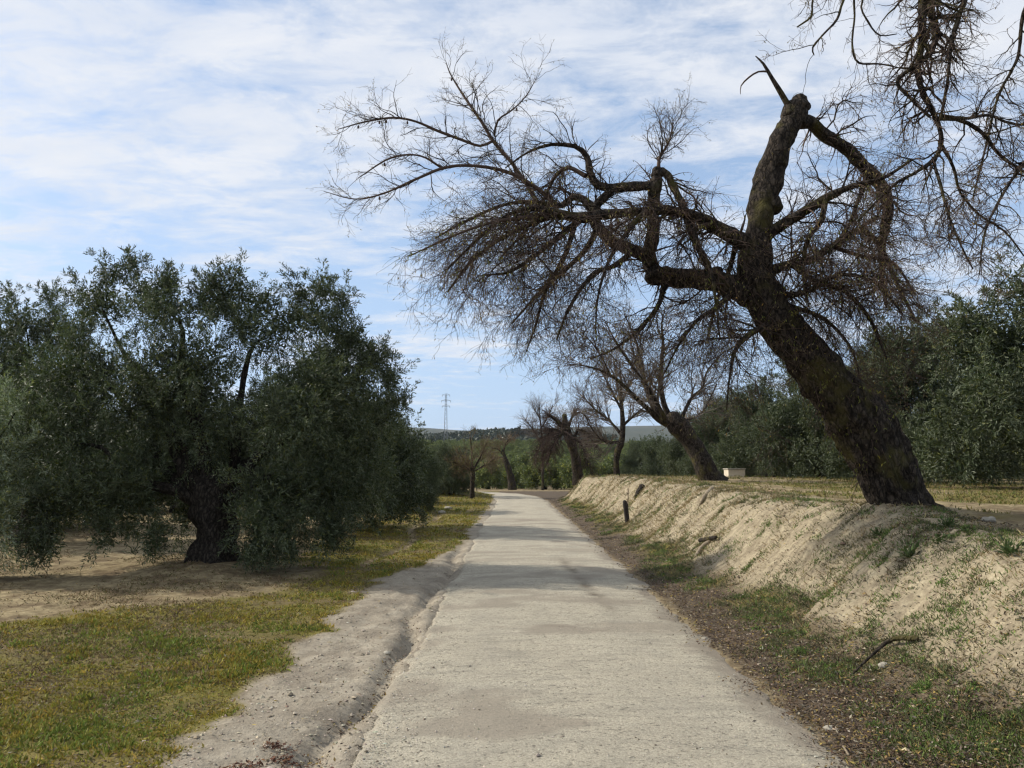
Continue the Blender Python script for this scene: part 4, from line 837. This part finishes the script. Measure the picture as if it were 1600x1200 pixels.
# --- near almond whose limbs hang in from the top right
YN = 7.2
nx, ny = 5.42, 7.2; nz = float(H(nx, ny, False)); offn = np.array([nx, ny, nz]); s_ = FPX / YN
def up(px, py, wd, dy=0): return (px, py, wd, dy)
near_rows = {
 'm1': [(1700, 60, 44, 0), (1640, -60, 34, -.1), (1560, -130, 28, -.1), (1480, -110, 20, 0), (1445, -40, 17, 0), (1441, 20, 15, 0), (1440, 65, 14, 0), (1434, 105, 12, 0), (1440, 140, 12, 0), (1455, 170, 11, 0), (1468, 200, 10, 0), (1470, 228, 9, 0), (1458, 250, 8, 0), (1430, 270, 6, -.1), (1395, 290, 5, -.1), (1340, 345, 3, -.2)],
 'm2': [(1520, -125, 18, 0), (1470, -60, 15, .2), (1455, 10, 15, .2), (1462, 48, 14, .2), (1458, 75, 11, .1), (1440, 97, 9, 0), (1402, 126, 7, 0), (1424, 155, 6, 0), (1452, 182, 6, 0)],
 'm3': [(1560, -130, 16, -.1), (1530, -60, 13, -.3), (1508, 0, 10, -.3), (1492, 45, 9, -.3), (1485, 80, 7, -.3), (1480, 130, 6, -.3), (1470, 185, 5, -.2)],
 'm4': [(1462, 185, 9, 0), (1500, 188, 8, .2), (1535, 208, 8, .3), (1560, 240, 7, .4), (1590, 262, 6, .5), (1640, 290, 3, .6)],
 'm5': [(1468, 180, 7, 0), (1510, 185, 6, -.2), (1545, 180, 6, -.3), (1580, 193, 5, -.4), (1640, 198, 4, -.5)],
 'm6': [(1472, 228, 8, 0), (1490, 262, 6, .1), (1500, 300, 5, .2), (1530, 335, 5, .3), (1570, 362, 4, .4), (1600, 400, 3, .4)],
 'm7': [(1560, -130, 12, 0), (1440, -90, 9, .2), (1345, -30, 6, .3), (1335, 30, 4, .3), (1332, 75, 4, .3), (1342, 98, 4, .3), (1375, 100, 3, .3), (1415, 108, 2, .3)],
 'm8': [(1440, -90, 8, .2), (1350, -70, 7, -.2), (1318, 0, 6, -.3), (1308, 30, 5, -.3), (1288, 52, 4, -.3), (1270, 74, 4, -.3), (1272, 86, 2, -.3)],
 'm9': [(1350, -70, 6, -.2), (1290, -40, 5, -.4), (1270, 0, 4, -.4), (1268, 25, 4, -.4), (1246, 42, 3, -.4)],
 'm10': [(1400, -60, 6, .2), (1348, 0, 4, .1), (1357, 35, 4, .1), (1375, 55, 3, .1), (1401, 53, 2, .1)],
 'm11': [(1640, -60, 16, 0), (1600, 20, 8, .3), (1590, 90, 6, .4), (1560, 150, 5, .5), (1540, 230, 4, .5), (1520, 310, 3, .5)],
 'm12': [(1458, 250, 6, 0), (1470, 290, 6, -.2), (1480, 330, 5, -.3), (1500, 380, 4, -.4), (1520, 420, 3, -.5)],
 'm13': [(1700, 60, 22, 0), (1665, 160, 14, -.3), (1620, 230, 9, -.4), (1575, 290, 6, -.5), (1540, 360, 4, -.6), (1530, 430, 2, -.6)],
}
nt = link('almond_tree', None, loc=offn, label='near almond whose mossy limbs hang into the top right corner', cat='tree', group='bare almond trees along the bank')
tw_ = np.array([P(1700, 60, YN)])[0]
V, F, nq = limb([[nx, ny, nz - .2, .34], [nx, ny, nz + .2, .30], [nx + .15, ny, nz + 1.2, .26], [nx + .25, ny, nz + 2.3, .22], [tw_[0], YN, tw_[2], .15]], 24, .06, .15, False, 5, .3, .15)
link('trunk', mesh_np('trunk', V - offn, F, M_BARK), nt)
LN = []
for i, (k_, rows_) in enumerate(near_rows.items()):
    th = max(r[2] for r in rows_); V, F, q = limb(W3([(a_, b_, c_ * .82, d_) for a_, b_, c_, d_ in rows_], YN), 12 if th > 12 else 6, 0.05, 0.22, True, 60 + i)
    link('limb', mesh_np('limb', V - offn, F, M_BARK), nt); LN.append(resamp(q, 24))
PN = np.stack([q[:, :3] for q in LN]); RN = np.stack([q[:, 3] for q in LN]); wn = np.array([1.0 if k_ not in ('m7', 'm8', 'm9', 'm10') else 0.35 for k_ in near_rows])
g1, h1 = grow(PN, RN, 260, 10, (0.25, 0.9), (0.5, 1.4), 0.07, 0.26, 0.5, 0.002, 0.25, 0.003, wn)
g2, h2 = grow(g1, h1, 1500, 8, (0.12, 0.5), (0.4, 1.3), 0.06, 0.28, 0.6, 0.0014, 0.1, 0.0020)
g3, h3 = grow(PN, RN, 420, 7, (0.12, 0.4), (0.6, 1.4), 0.08, 0.18, 0.3, 0.0014, 0.3, 0.0020, wn)
g4, h4 = grow(g2, h2, 3000, 4, (0.05, 0.2), (0.4, 1.1), 0.08, 0.18, 0.7, 0.001, 0.1, 0.0014)
mesh_twigs('branches', [(g1, h1)], M_BARK, nt, offn, 5); mesh_twigs('twigs', [(g2, h2), (g3, h3), (g4, h4)], M_TWIG, nt, offn, 3)
twig_leaves('leaves', [(g4, h4), (g2, h2)], 2200, M_DRY, nt, offn, (0.02, 0.04), 0.009)

# --- farther bare trees
def bare(name, Yb, trunk_rows, limb_rows, label, group, mats, counts, lens, grav, leafn=0, leafmat=None, base=None, sag=0.0, rmin=0.004, upb=0.2, tr_s=16, cat='tree', wbias=None):
    q0 = W3(trunk_rows, Yb); bx_, by_ = q0[0][0], q0[0][1]; z_ = float(H(bx_, by_, False)); off = np.array([bx_, by_, z_])
    q0[0][2] = min(q0[0][2], z_ - 0.15) if abs(q0[0][2] - z_) > .1 else q0[0][2] - 0.15
    e = link(name, None, loc=off, label=label, cat=cat, group=group)
    V, F, tq = limb(q0, tr_s, 0.10, 0.15, True, int(Yb), 0.2, 0.12); link('trunk', mesh_np('trunk', V - off, F, mats[0]), e)
    Q = []
    for i, r_ in enumerate(limb_rows):
        W_ = W3(r_, Yb); [w__.__setitem__(3, w__[3] * 0.72) for w__ in W_]; V, F, q = limb(W_, 7, 0.15, 0.12, True, i); link('limb', mesh_np('limb', V - off, F, mats[0]), e); Q.append(resamp(q, 16))
    if not Q: Q = [resamp(tq, 16)]
    Pq = np.stack([q[:, :3] for q in Q]); Rq = np.stack([q[:, 3] for q in Q]); lv = [(Pq, Rq)]
    for j, (n_, l_) in enumerate(zip(counts, lens)):
        lv.append(grow(*lv[-1], n_, 7 if j < 1 else 5, l_, (0.3, 1.0), grav, 0.12, 0.6, rmin * 0.6, 0.15, rmin, None, upb, 1, wbias))
    mesh_twigs('twigs', lv[1:], mats[1], e, off, 3)
    if leafn: twig_leaves('leaves', lv[2:], leafn, leafmat, e, off, (0.05, 0.09), 0.025)
    return e
GA = 'bare almond trees along the bank'
bare('almond_tree', 23, [(1120, 762, 42, 0), (1108, 745, 35, 0), (1093, 714, 30, 0), (1075, 684, 30, 0), (1058, 664, 33, 0), (1052, 656, 27, 0)],
     [[(1045, 662, 20, 0), (1030, 655, 16, -.2), (1014, 640, 12, -.4), (1000, 628, 10, -.5), (972, 600, 8, -.7), (950, 584, 6, -.8), (920, 573, 4, -1), (890, 569, 2, -1.1)],
      [(1035, 657, 14, 0), (1017, 627, 12, .2), (1010, 605, 11, .3), (1004, 580, 9, .4), (998, 548, 6, .5), (985, 512, 4, .6), (975, 490, 2, .6)],
      [(1046, 652, 14, 0), (1037, 630, 12, 0), (1032, 600, 11, -.2), (1033, 570, 9, -.3), (1036, 540, 7, -.4), (1034, 505, 4, -.5), (1040, 480, 2, -.5)],
      [(1064, 655, 9, .1), (1072, 638, 8, .2), (1082, 620, 7, .3), (1098, 606, 5, .5), (1104, 582, 4, .6), (1125, 555, 2, .6)],
      [(952, 584, 5, -.8), (944, 565, 4, -.9), (928, 540, 3, -1), (910, 520, 2, -1)],
      [(1062, 655, 8, .2), (1078, 655, 5, 1.0), (1100, 640, 4, 1.6), (1120, 600, 3, 2.0)],
      [(1040, 655, 10, -.3), (1015, 610, 8, -1), (990, 575, 6, -1.4), (960, 530, 4, -1.7), (945, 500, 2, -1.8)]],
     'second almond from the camera, leaning left from a knobbly pollarded head', GA, (M_BARK, M_TWIGP), (180, 1200, 3600), ((.6, 1.6), (.3, .9), (.12, .45)), 0.02, 900, M_DRY, rmin=0.0032, upb=0.1)
bare('almond_tree', 30, [(964, 748, 10, 0), (963, 720, 9, 0), (966, 702, 11, 0), (971, 690, 10, 0), (973, 660, 8, 0), (971, 630, 6, 0), (970, 600, 4, 0), (968, 565, 1.5, 0)],
     [[(972, 680, 8, 0), (950, 655, 5, .3), (930, 640, 4, .5), (912, 620, 2, .6)], [(973, 665, 7, 0), (990, 650, 5, -.3), (1008, 635, 2, -.5)], [(971, 640, 6, 0), (955, 610, 4, -.4), (940, 580, 2, -.6)],
      [(971, 630, 6, 0), (982, 605, 4, .4), (995, 580, 2, .6)], [(972, 690, 8, 0), (945, 690, 5, -.5), (925, 670, 3, -.8), (915, 650, 2, -.9)], [(972, 650, 5, 0), (965, 600, 4, .6), (958, 560, 2, .8)]],
     'slim upright bare tree on the bank between two stouter almonds', GA, (M_BARK, M_TWIGP), (150, 900, 2800), ((.6, 1.6), (.3, .8), (.15, .45)), -0.02, rmin=0.0042, upb=0.2)
bare('almond_tree', 38, [(905, 752, 20, 0), (902, 735, 16, 0), (898, 710, 14, 0), (890, 685, 14, 0), (884, 665, 11, 0), (882, 650, 8, 0)],
     [[(888, 690, 12, 0), (878, 668, 9, 0), (868, 655, 8, -.1), (857, 648, 6, -.2)], [(893, 690, 9, 0), (905, 672, 6, .3), (920, 680, 4, .5), (932, 700, 2, .6)], [(885, 680, 8, 0), (865, 672, 6, -.4), (848, 690, 4, -.6), (838, 712, 2, -.7)],
      [(885, 675, 8, 0), (875, 680, 6, -1), (862, 700, 4, -1.3), (855, 725, 2, -1.5)], [(892, 685, 8, 0), (905, 690, 6, -1), (915, 710, 3, -1.5), (918, 728, 2, -1.6)], [(888, 670, 7, 0), (895, 650, 5, 0), (908, 645, 3, .2), (925, 662, 2, .3)]],
     'stumpy pollarded almond with a dark drooping tangle at the far end of the bank', GA, (M_BARK, M_TWIG), (230, 1500, 2600), ((.4, 1.2), (.3, .8), (.15, .5)), 0.07, rmin=0.006, upb=0.1)
bare('bare_tree', 66, [(848, 757, 4, 0), (848, 720, 3.6, 0), (847, 685, 3, 0), (844, 655, 2, 0), (842, 618, .6, 0)],
     [[(847, 695, 4, 0), (832, 670, 3, 0), (820, 655, 1.5, 0)], [(845, 670, 3, 0), (857, 650, 2.5, 0), (864, 632, 1.5, 0)], [(844, 655, 3, 0), (834, 638, 1.5, .3)], [(847, 700, 4, 0), (865, 680, 3, .4), (880, 655, 1.5, .6)]],
     'thin tall bare tree rising left of the stumpy pollarded almond', 'small bare trees near the bend', (M_BARK, M_TWIGP), (90, 520, 1800), ((.8, 2.0), (.5, 1.2), (.25, .8)), -0.01, rmin=0.006, upb=0.2)
bare('bare_tree', 41, [(738, 782, 8, 0), (738, 760, 7, 0), (739, 742, 7, 0), (738, 730, 5, 0)],
     [[(739, 742, 5, 0), (728, 722, 4, 0), (716, 706, 2, 0)], [(739, 735, 5, 0), (750, 715, 4, 0), (760, 692, 2, 0)], [(738, 735, 4, 0), (737, 710, 3, .5), (735, 682, 1.5, .6)], [(739, 738, 4, 0), (727, 730, 3, -.6), (708, 722, 2, -1)], [(739, 738, 4, 0), (755, 728, 3, .6), (772, 718, 2, 1)]],
     'small bare tree with rusty twigs at the left verge near the bend', 'small bare trees near the bend', (M_BARK, M_TWIGR), (70, 400, 1500), ((.5, 1.1), (.3, .7), (.2, .5)), 0.0, 700, M_MOSSY, rmin=0.005, upb=0.2)
bare('bare_tree', 68, [(801, 762, 13, 0), (798, 745, 11, 0), (793, 728, 9, 0), (788, 712, 6, 0), (786, 704, 4, 0)],
     [[(788, 712, 5, 0), (778, 702, 3, 0), (768, 700, 2, 0)], [(787, 706, 4, 0), (790, 694, 2.5, 0), (796, 686, 1.5, 0)], [(790, 715, 4, 0), (778, 715, 3, .8), (768, 722, 1.5, 1)]],
     'dark leaning dead trunk with rusty twigs beyond the bend', 'small bare trees near the bend', (M_BARK, M_TWIGR), (50, 320, 900), ((.6, 1.5), (.4, 1.0), (.2, .6)), 0.02, rmin=0.008, upb=0.1)

# ------------------------------------------------------------------ post, sticks, stones, box, pylon
def plainmat(name, c1, c2, sc_=8, rough=.85):
    m, t = newmat(name); g = t.add('ShaderNodeNewGeometry'); n = t.noise(g.outputs['Position'], sc_, 5, .6)
    finish(t, t.mix(t.ramp(n, [(0.3, 0.0), (0.7, 1.0)]), c1, c2), rough, n, .4, .01); return m
M_POST = plainmat('charred_wood', (0.014, 0.011, 0.010), (0.045, 0.036, 0.030), 30)
M_RUST = plainmat('rusty_iron', (0.05, 0.028, 0.020), (0.11, 0.06, 0.04), 60)
M_STONE = plainmat('limestone', (0.22, 0.20, 0.16), (0.40, 0.37, 0.30), 14)
M_ROOT = plainmat('weathered_root', (0.16, 0.125, 0.085), (0.30, 0.245, 0.17), 20)
M_WALL = plainmat('pale_render', (0.50, 0.43, 0.33), (0.62, 0.55, 0.43), 5)
M_STEEL = plainmat('galvanised_steel', (0.16, 0.17, 0.18), (0.24, 0.25, 0.26), 1, .5)
px_, Yp = 976, 19.6; xp_ = (px_ - 800) / FPX * Yp; zp = float(H(xp_, Yp))
post = link('post', None, loc=(xp_, Yp, zp), label='short dark weathered post with a thin rod beside it at the foot of the bank', cat='post')
V, F, _ = limb([[0.03, 0, -.12, .062], [0.02, 0, .1, .066], [-.01, 0, .35, .062], [-.03, 0, .50, .056]], 12, .06, .18, True, 3, 0, .2); link('stump', mesh_np('stump', V, F, M_POST), post)
V, F, _ = limb([[0.06, .03, -.1, .011], [0.055, .03, .4, .011], [.07, .03, .84, .010]], 6, .1, .05, True, 4); link('rod', mesh_np('rod', V, F, M_RUST), post)

def stick(pts, label, name='fallen_branch', mat=None, S=8):
    b = pts[0]; z0 = float(H(b[0], b[1])); rows_ = []
    for (x_, y_, dz, r_) in pts: rows_.append([x_ - b[0], y_ - b[1], float(H(x_, y_)) + dz - z0, r_])
    V, F, _ = limb(rows_, S, .05, .2, True, int(abs(b[0]) * 100)); o = link(name, mesh_np(name, V, F, mat or M_BARK), loc=(b[0], b[1], z0), label=label, cat='branch'); return o
def gpt(px, py):
    """walk along the ray until it meets the ground"""
    Y_ = 3.0
    while Y_ < 60:
        p = P(px, py, Y_)
        if p[2] <= float(H(p[0], p[1])): return p
        Y_ += 0.02
    return p
a_, b_, c_, d_ = gpt(1330, 1060), gpt(1368, 1030), gpt(1395, 1008), gpt(1432, 1006)
fb = stick([(a_[0], a_[1], .02, .007), (b_[0], b_[1], .05, .012), (c_[0], c_[1], .045, .017), (d_[0], d_[1], .03, .022)], 'crooked dark branch lying on the grassy foot of the bank')
a_, b_ = gpt(1052, 985), gpt(1073, 983); stick([(a_[0], a_[1], .012, .006), (b_[0], b_[1], .015, .009)], 'short dark stick lying on the right edge of the road', 'stick', None, 6)
a_, b_ = gpt(1318, 1172), gpt(1326, 1184); stick([(a_[0], a_[1], .02, .006), (b_[0], b_[1], .015, .008)], 'small pale stick at the lower right road edge', 'stick', M_ROOT, 6)
a_, b_, c_ = gpt(1085, 873), gpt(1096, 860), gpt(1108, 848); stick([(a_[0], a_[1], -.02, .03), (b_[0], b_[1], .03, .038), (c_[0], c_[1], .0, .04)], 'pale broken root sticking out of the bank', 'broken_root', M_ROOT)
a_, b_ = gpt(1094, 850), gpt(1118, 847); stick([(a_[0], a_[1], .05, .035), (b_[0], b_[1], .06, .03)], 'dark root end above the pale broken root in the bank', 'tree_root')
a_, b_, c_ = gpt(1092, 790), gpt(1100, 778), gpt(1112, 764); stick([(a_[0], a_[1], -.03, .02), (b_[0], b_[1], .0, .04), (c_[0], c_[1], -.02, .07)], 'exposed root running down the bank from the second almond', 'tree_root', M_ROOT)
a_, b_ = gpt(993, 778), gpt(1003, 764); stick([(a_[0], a_[1], .0, .07), (b_[0], b_[1], .02, .12)], 'dark stump poking out of the bank above the post', 'tree_stump')
def stone(px, py, r, label):
    p = gpt(px, py); rs = np.random.default_rng(int(px)); bm_v = []
    n_, m_ = 7, 10
    for i in range(n_ + 1):
        for j in range(m_):
            a, b = PI * i / n_, 2 * PI * j / m_; u = np.array([math.sin(a) * math.cos(b) * 1.3, math.sin(a) * math.sin(b), math.cos(a) * .65])
            bm_v.append(u)
    V = np.array(bm_v); V = V * r * (0.75 + 0.5 * vn3(V[:, 0] * 1.6 + 9, V[:, 1] * 1.6 + 9, V[:, 2] * 1.6 + 9, int(px)))[:, None]
    F = np.array([(i * m_ + j, i * m_ + (j + 1) % m_, (i + 1) * m_ + (j + 1) % m_, (i + 1) * m_ + j) for i in range(n_) for j in range(m_)])
    link('stone', mesh_np('stone', V, F, M_STONE, False), loc=(p[0], p[1], p[2] + r * .25), label=label, cat='stone')
stone(1545, 815, .06, 'pale stone on the field edge right of the thick almond trunk')
stone(605, 1022, .032, 'small white stone in the gully left of the road')
stone(1100, 1000, .03, 'white pebble in the brown leaves beside the right road edge')
stone(1382, 1042, .035, 'white pebble near the crooked fallen branch')
stone(1296, 1141, .03, 'grey pebble lowest in the brown leaves on the right')
stone(700, 795, .11, 'pale rock on the left verge below the dark rounded olive')
stone(748, 822, .10, 'flat pale rock where the left grass meets the road')
stone(690, 802, .12, 'pale rock furthest left on the verge near the rounded olive')
stone(445, 1172, .03, 'tan stone in the leaf pile at the lower left')

# pale box behind the second almond
bxp = P(1148, 752, 34.0); zb = float(H(bxp[0], 34.0, False))
box = link('masonry_box', None, loc=(bxp[0] + .0, 34.0, zb), label='small pale masonry box under the olives right of the second almond', cat='box')
def boxmesh(w_, d_, h0, h1, bev=.02):
    pr = [(-w_/2+bev, -d_/2), (w_/2-bev, -d_/2), (w_/2, -d_/2+bev), (w_/2, d_/2-bev), (w_/2-bev, d_/2), (-w_/2+bev, d_/2), (-w_/2, d_/2-bev), (-w_/2, -d_/2+bev)]
    V = np.array([(x_, y_, h0) for x_, y_ in pr] + [(x_, y_, h1 - bev) for x_, y_ in pr] + [(x_ * (1 - bev), y_ * (1 - bev), h1) for x_, y_ in pr])
    F = np.array([(k * 8 + i, k * 8 + (i + 1) % 8, (k + 1) * 8 + (i + 1) % 8, (k + 1) * 8 + i) for k in range(2) for i in range(8)] + [(16, 17, 18, 19), (16, 19, 20, 23), (20, 21, 22, 23)])
    return V, F
link('body', mesh_np('body', *boxmesh(.75, .7, -.1, .38), M_WALL, False), box)
link('lid', mesh_np('lid', *boxmesh(.82, .78, .383, .43), M_STONE, False), box)

# pylon on the skyline
Yq = 420.0; top = P(697, 616, Yq); xq = top[0]; zq = float(H(xq, Yq, False)); hq = top[2] - zq
pyl = link('pylon', None, loc=(xq, Yq, zq), label='slender steel lattice pylon on the skyline left of the road', cat='pylon')
def bar(a, b, r_): V, F = tubes(np.array([[a, b]], float), np.array([[r_, r_]]), 4); return V, F
legs, br_ = [], []
def cor(z_): w_ = 0.75 * (1 - z_ / hq) + .33; return [(w_, w_, z_), (-w_, w_, z_), (-w_, -w_, z_), (w_, -w_, z_)]
for i in range(4): link('leg', mesh_np('leg', *bar(cor(0)[i], cor(hq)[i], .085), M_STEEL), pyl)
zs = np.linspace(0, hq, 15)
for k_ in range(14):
    c0, c1_ = cor(zs[k_]), cor(zs[k_ + 1])
    for i in range(4): br_.append(bar(c0[i], c1_[(i + 1) % 4], .045))
link('bracing', mesh_np('bracing', *join(br_), M_STEEL), pyl)
for zz_, w_ in ((hq - .4, 2.2), (hq - 3.6, 2.6), (hq - 6.6, 2.2)):
    o = link('crossarm', mesh_np('crossarm', *join([bar((-w_, 0, zz_), (w_, 0, zz_), .09), bar((-w_, 0, zz_), (0, 0, zz_ + .9), .05), bar((w_, 0, zz_), (0, 0, zz_ + .9), .05)]), M_STEEL), pyl)
    for s_i in (-w_ + .1, w_ - .1): link('insulator', mesh_np('insulator', *bar((s_i, 0, zz_ - .05), (s_i, 0, zz_ - .95), .10), M_STEEL), o)

# leafy weeds on the bank, one by one
wl = [('broad leafy weed below the thick almond trunk, largest on the bank', 1422, 872, .16), ('leafy weed just above the largest bank weed near the right edge', 1470, 850, .12), ('leafy weed at the right edge of the picture, high on the bank', 1580, 868, .17),
      ('small weed left of the thick trunk base on bare sand', 1372, 838, .10), ('leafy weed on the bank crest right of the thick trunk', 1482, 824, .13), ('weed at the far right of the bank crest', 1512, 834, .10)]
for lb, px, py, s0 in wl:
    p = gpt(px, py); n_ = 90; d = nrm(np.stack([rng.normal(0, .8, n_), rng.normal(0, .8, n_), np.abs(rng.normal(.6, .4, n_))], 1))
    V, F = leaves(d * rng.uniform(0, .75, (n_, 1)) * s0, d + rng.normal(0, .2, (n_, 3)), np.tile([0, 0, 1.0], (n_, 1)) + rng.normal(0, .3, (n_, 3)), rng.uniform(.25, .5, n_) * s0, rng.uniform(.12, .24, n_) * s0)
    link('weed', mesh_np('weed', V, F, M_TINT, False, {'tint': np.repeat(tint_of([(0.07, 0.10, 0.035), (0.09, 0.125, 0.045)], n_), 4, 0).clip(.01, .5)}), loc=tuple(p), label=lb, cat='weed', group='leafy weeds on the bank')

# ------------------------------------------------------------------ haze
hz = bpy.data.meshes.new('haze'); hm = bpy.data.materials.new('haze_air'); hm.use_nodes = True; ht = NT(hm.node_tree)
pv = ht.add('ShaderNodeVolumePrincipled'); pv.inputs['Color'].default_value = (0.78, 0.87, 1.0, 1); pv.inputs['Density'].default_value = 0.000075; pv.inputs['Anisotropy'].default_value = 0.1
ho = ht.add('ShaderNodeOutputMaterial'); ht.lk(pv.outputs[0], ho.inputs['Volume'])
x0, x1, y0, y1, z0, z1 = -7600, 7600, -500, 9600, float(GZ.min()) - 1.5, float(GZ.max()) + 6
vv = [(x0, y0, z0), (x1, y0, z0), (x1, y1, z0), (x0, y1, z0), (x0, y0, z1), (x1, y0, z1), (x1, y1, z1), (x0, y1, z1)]
hz.from_pydata(vv, [], [(0, 3, 2, 1), (4, 5, 6, 7), (0, 1, 5, 4), (1, 2, 6, 5), (2, 3, 7, 6), (3, 0, 4, 7)]); hz.materials.append(hm)
link('haze', hz, kind='stuff', label='thin blue haze over the far hills')
print('TRIS', sum(len(m.loops) - 2 * len(m.polygons) for m in bpy.data.meshes), 'objs', len(bpy.data.objects))
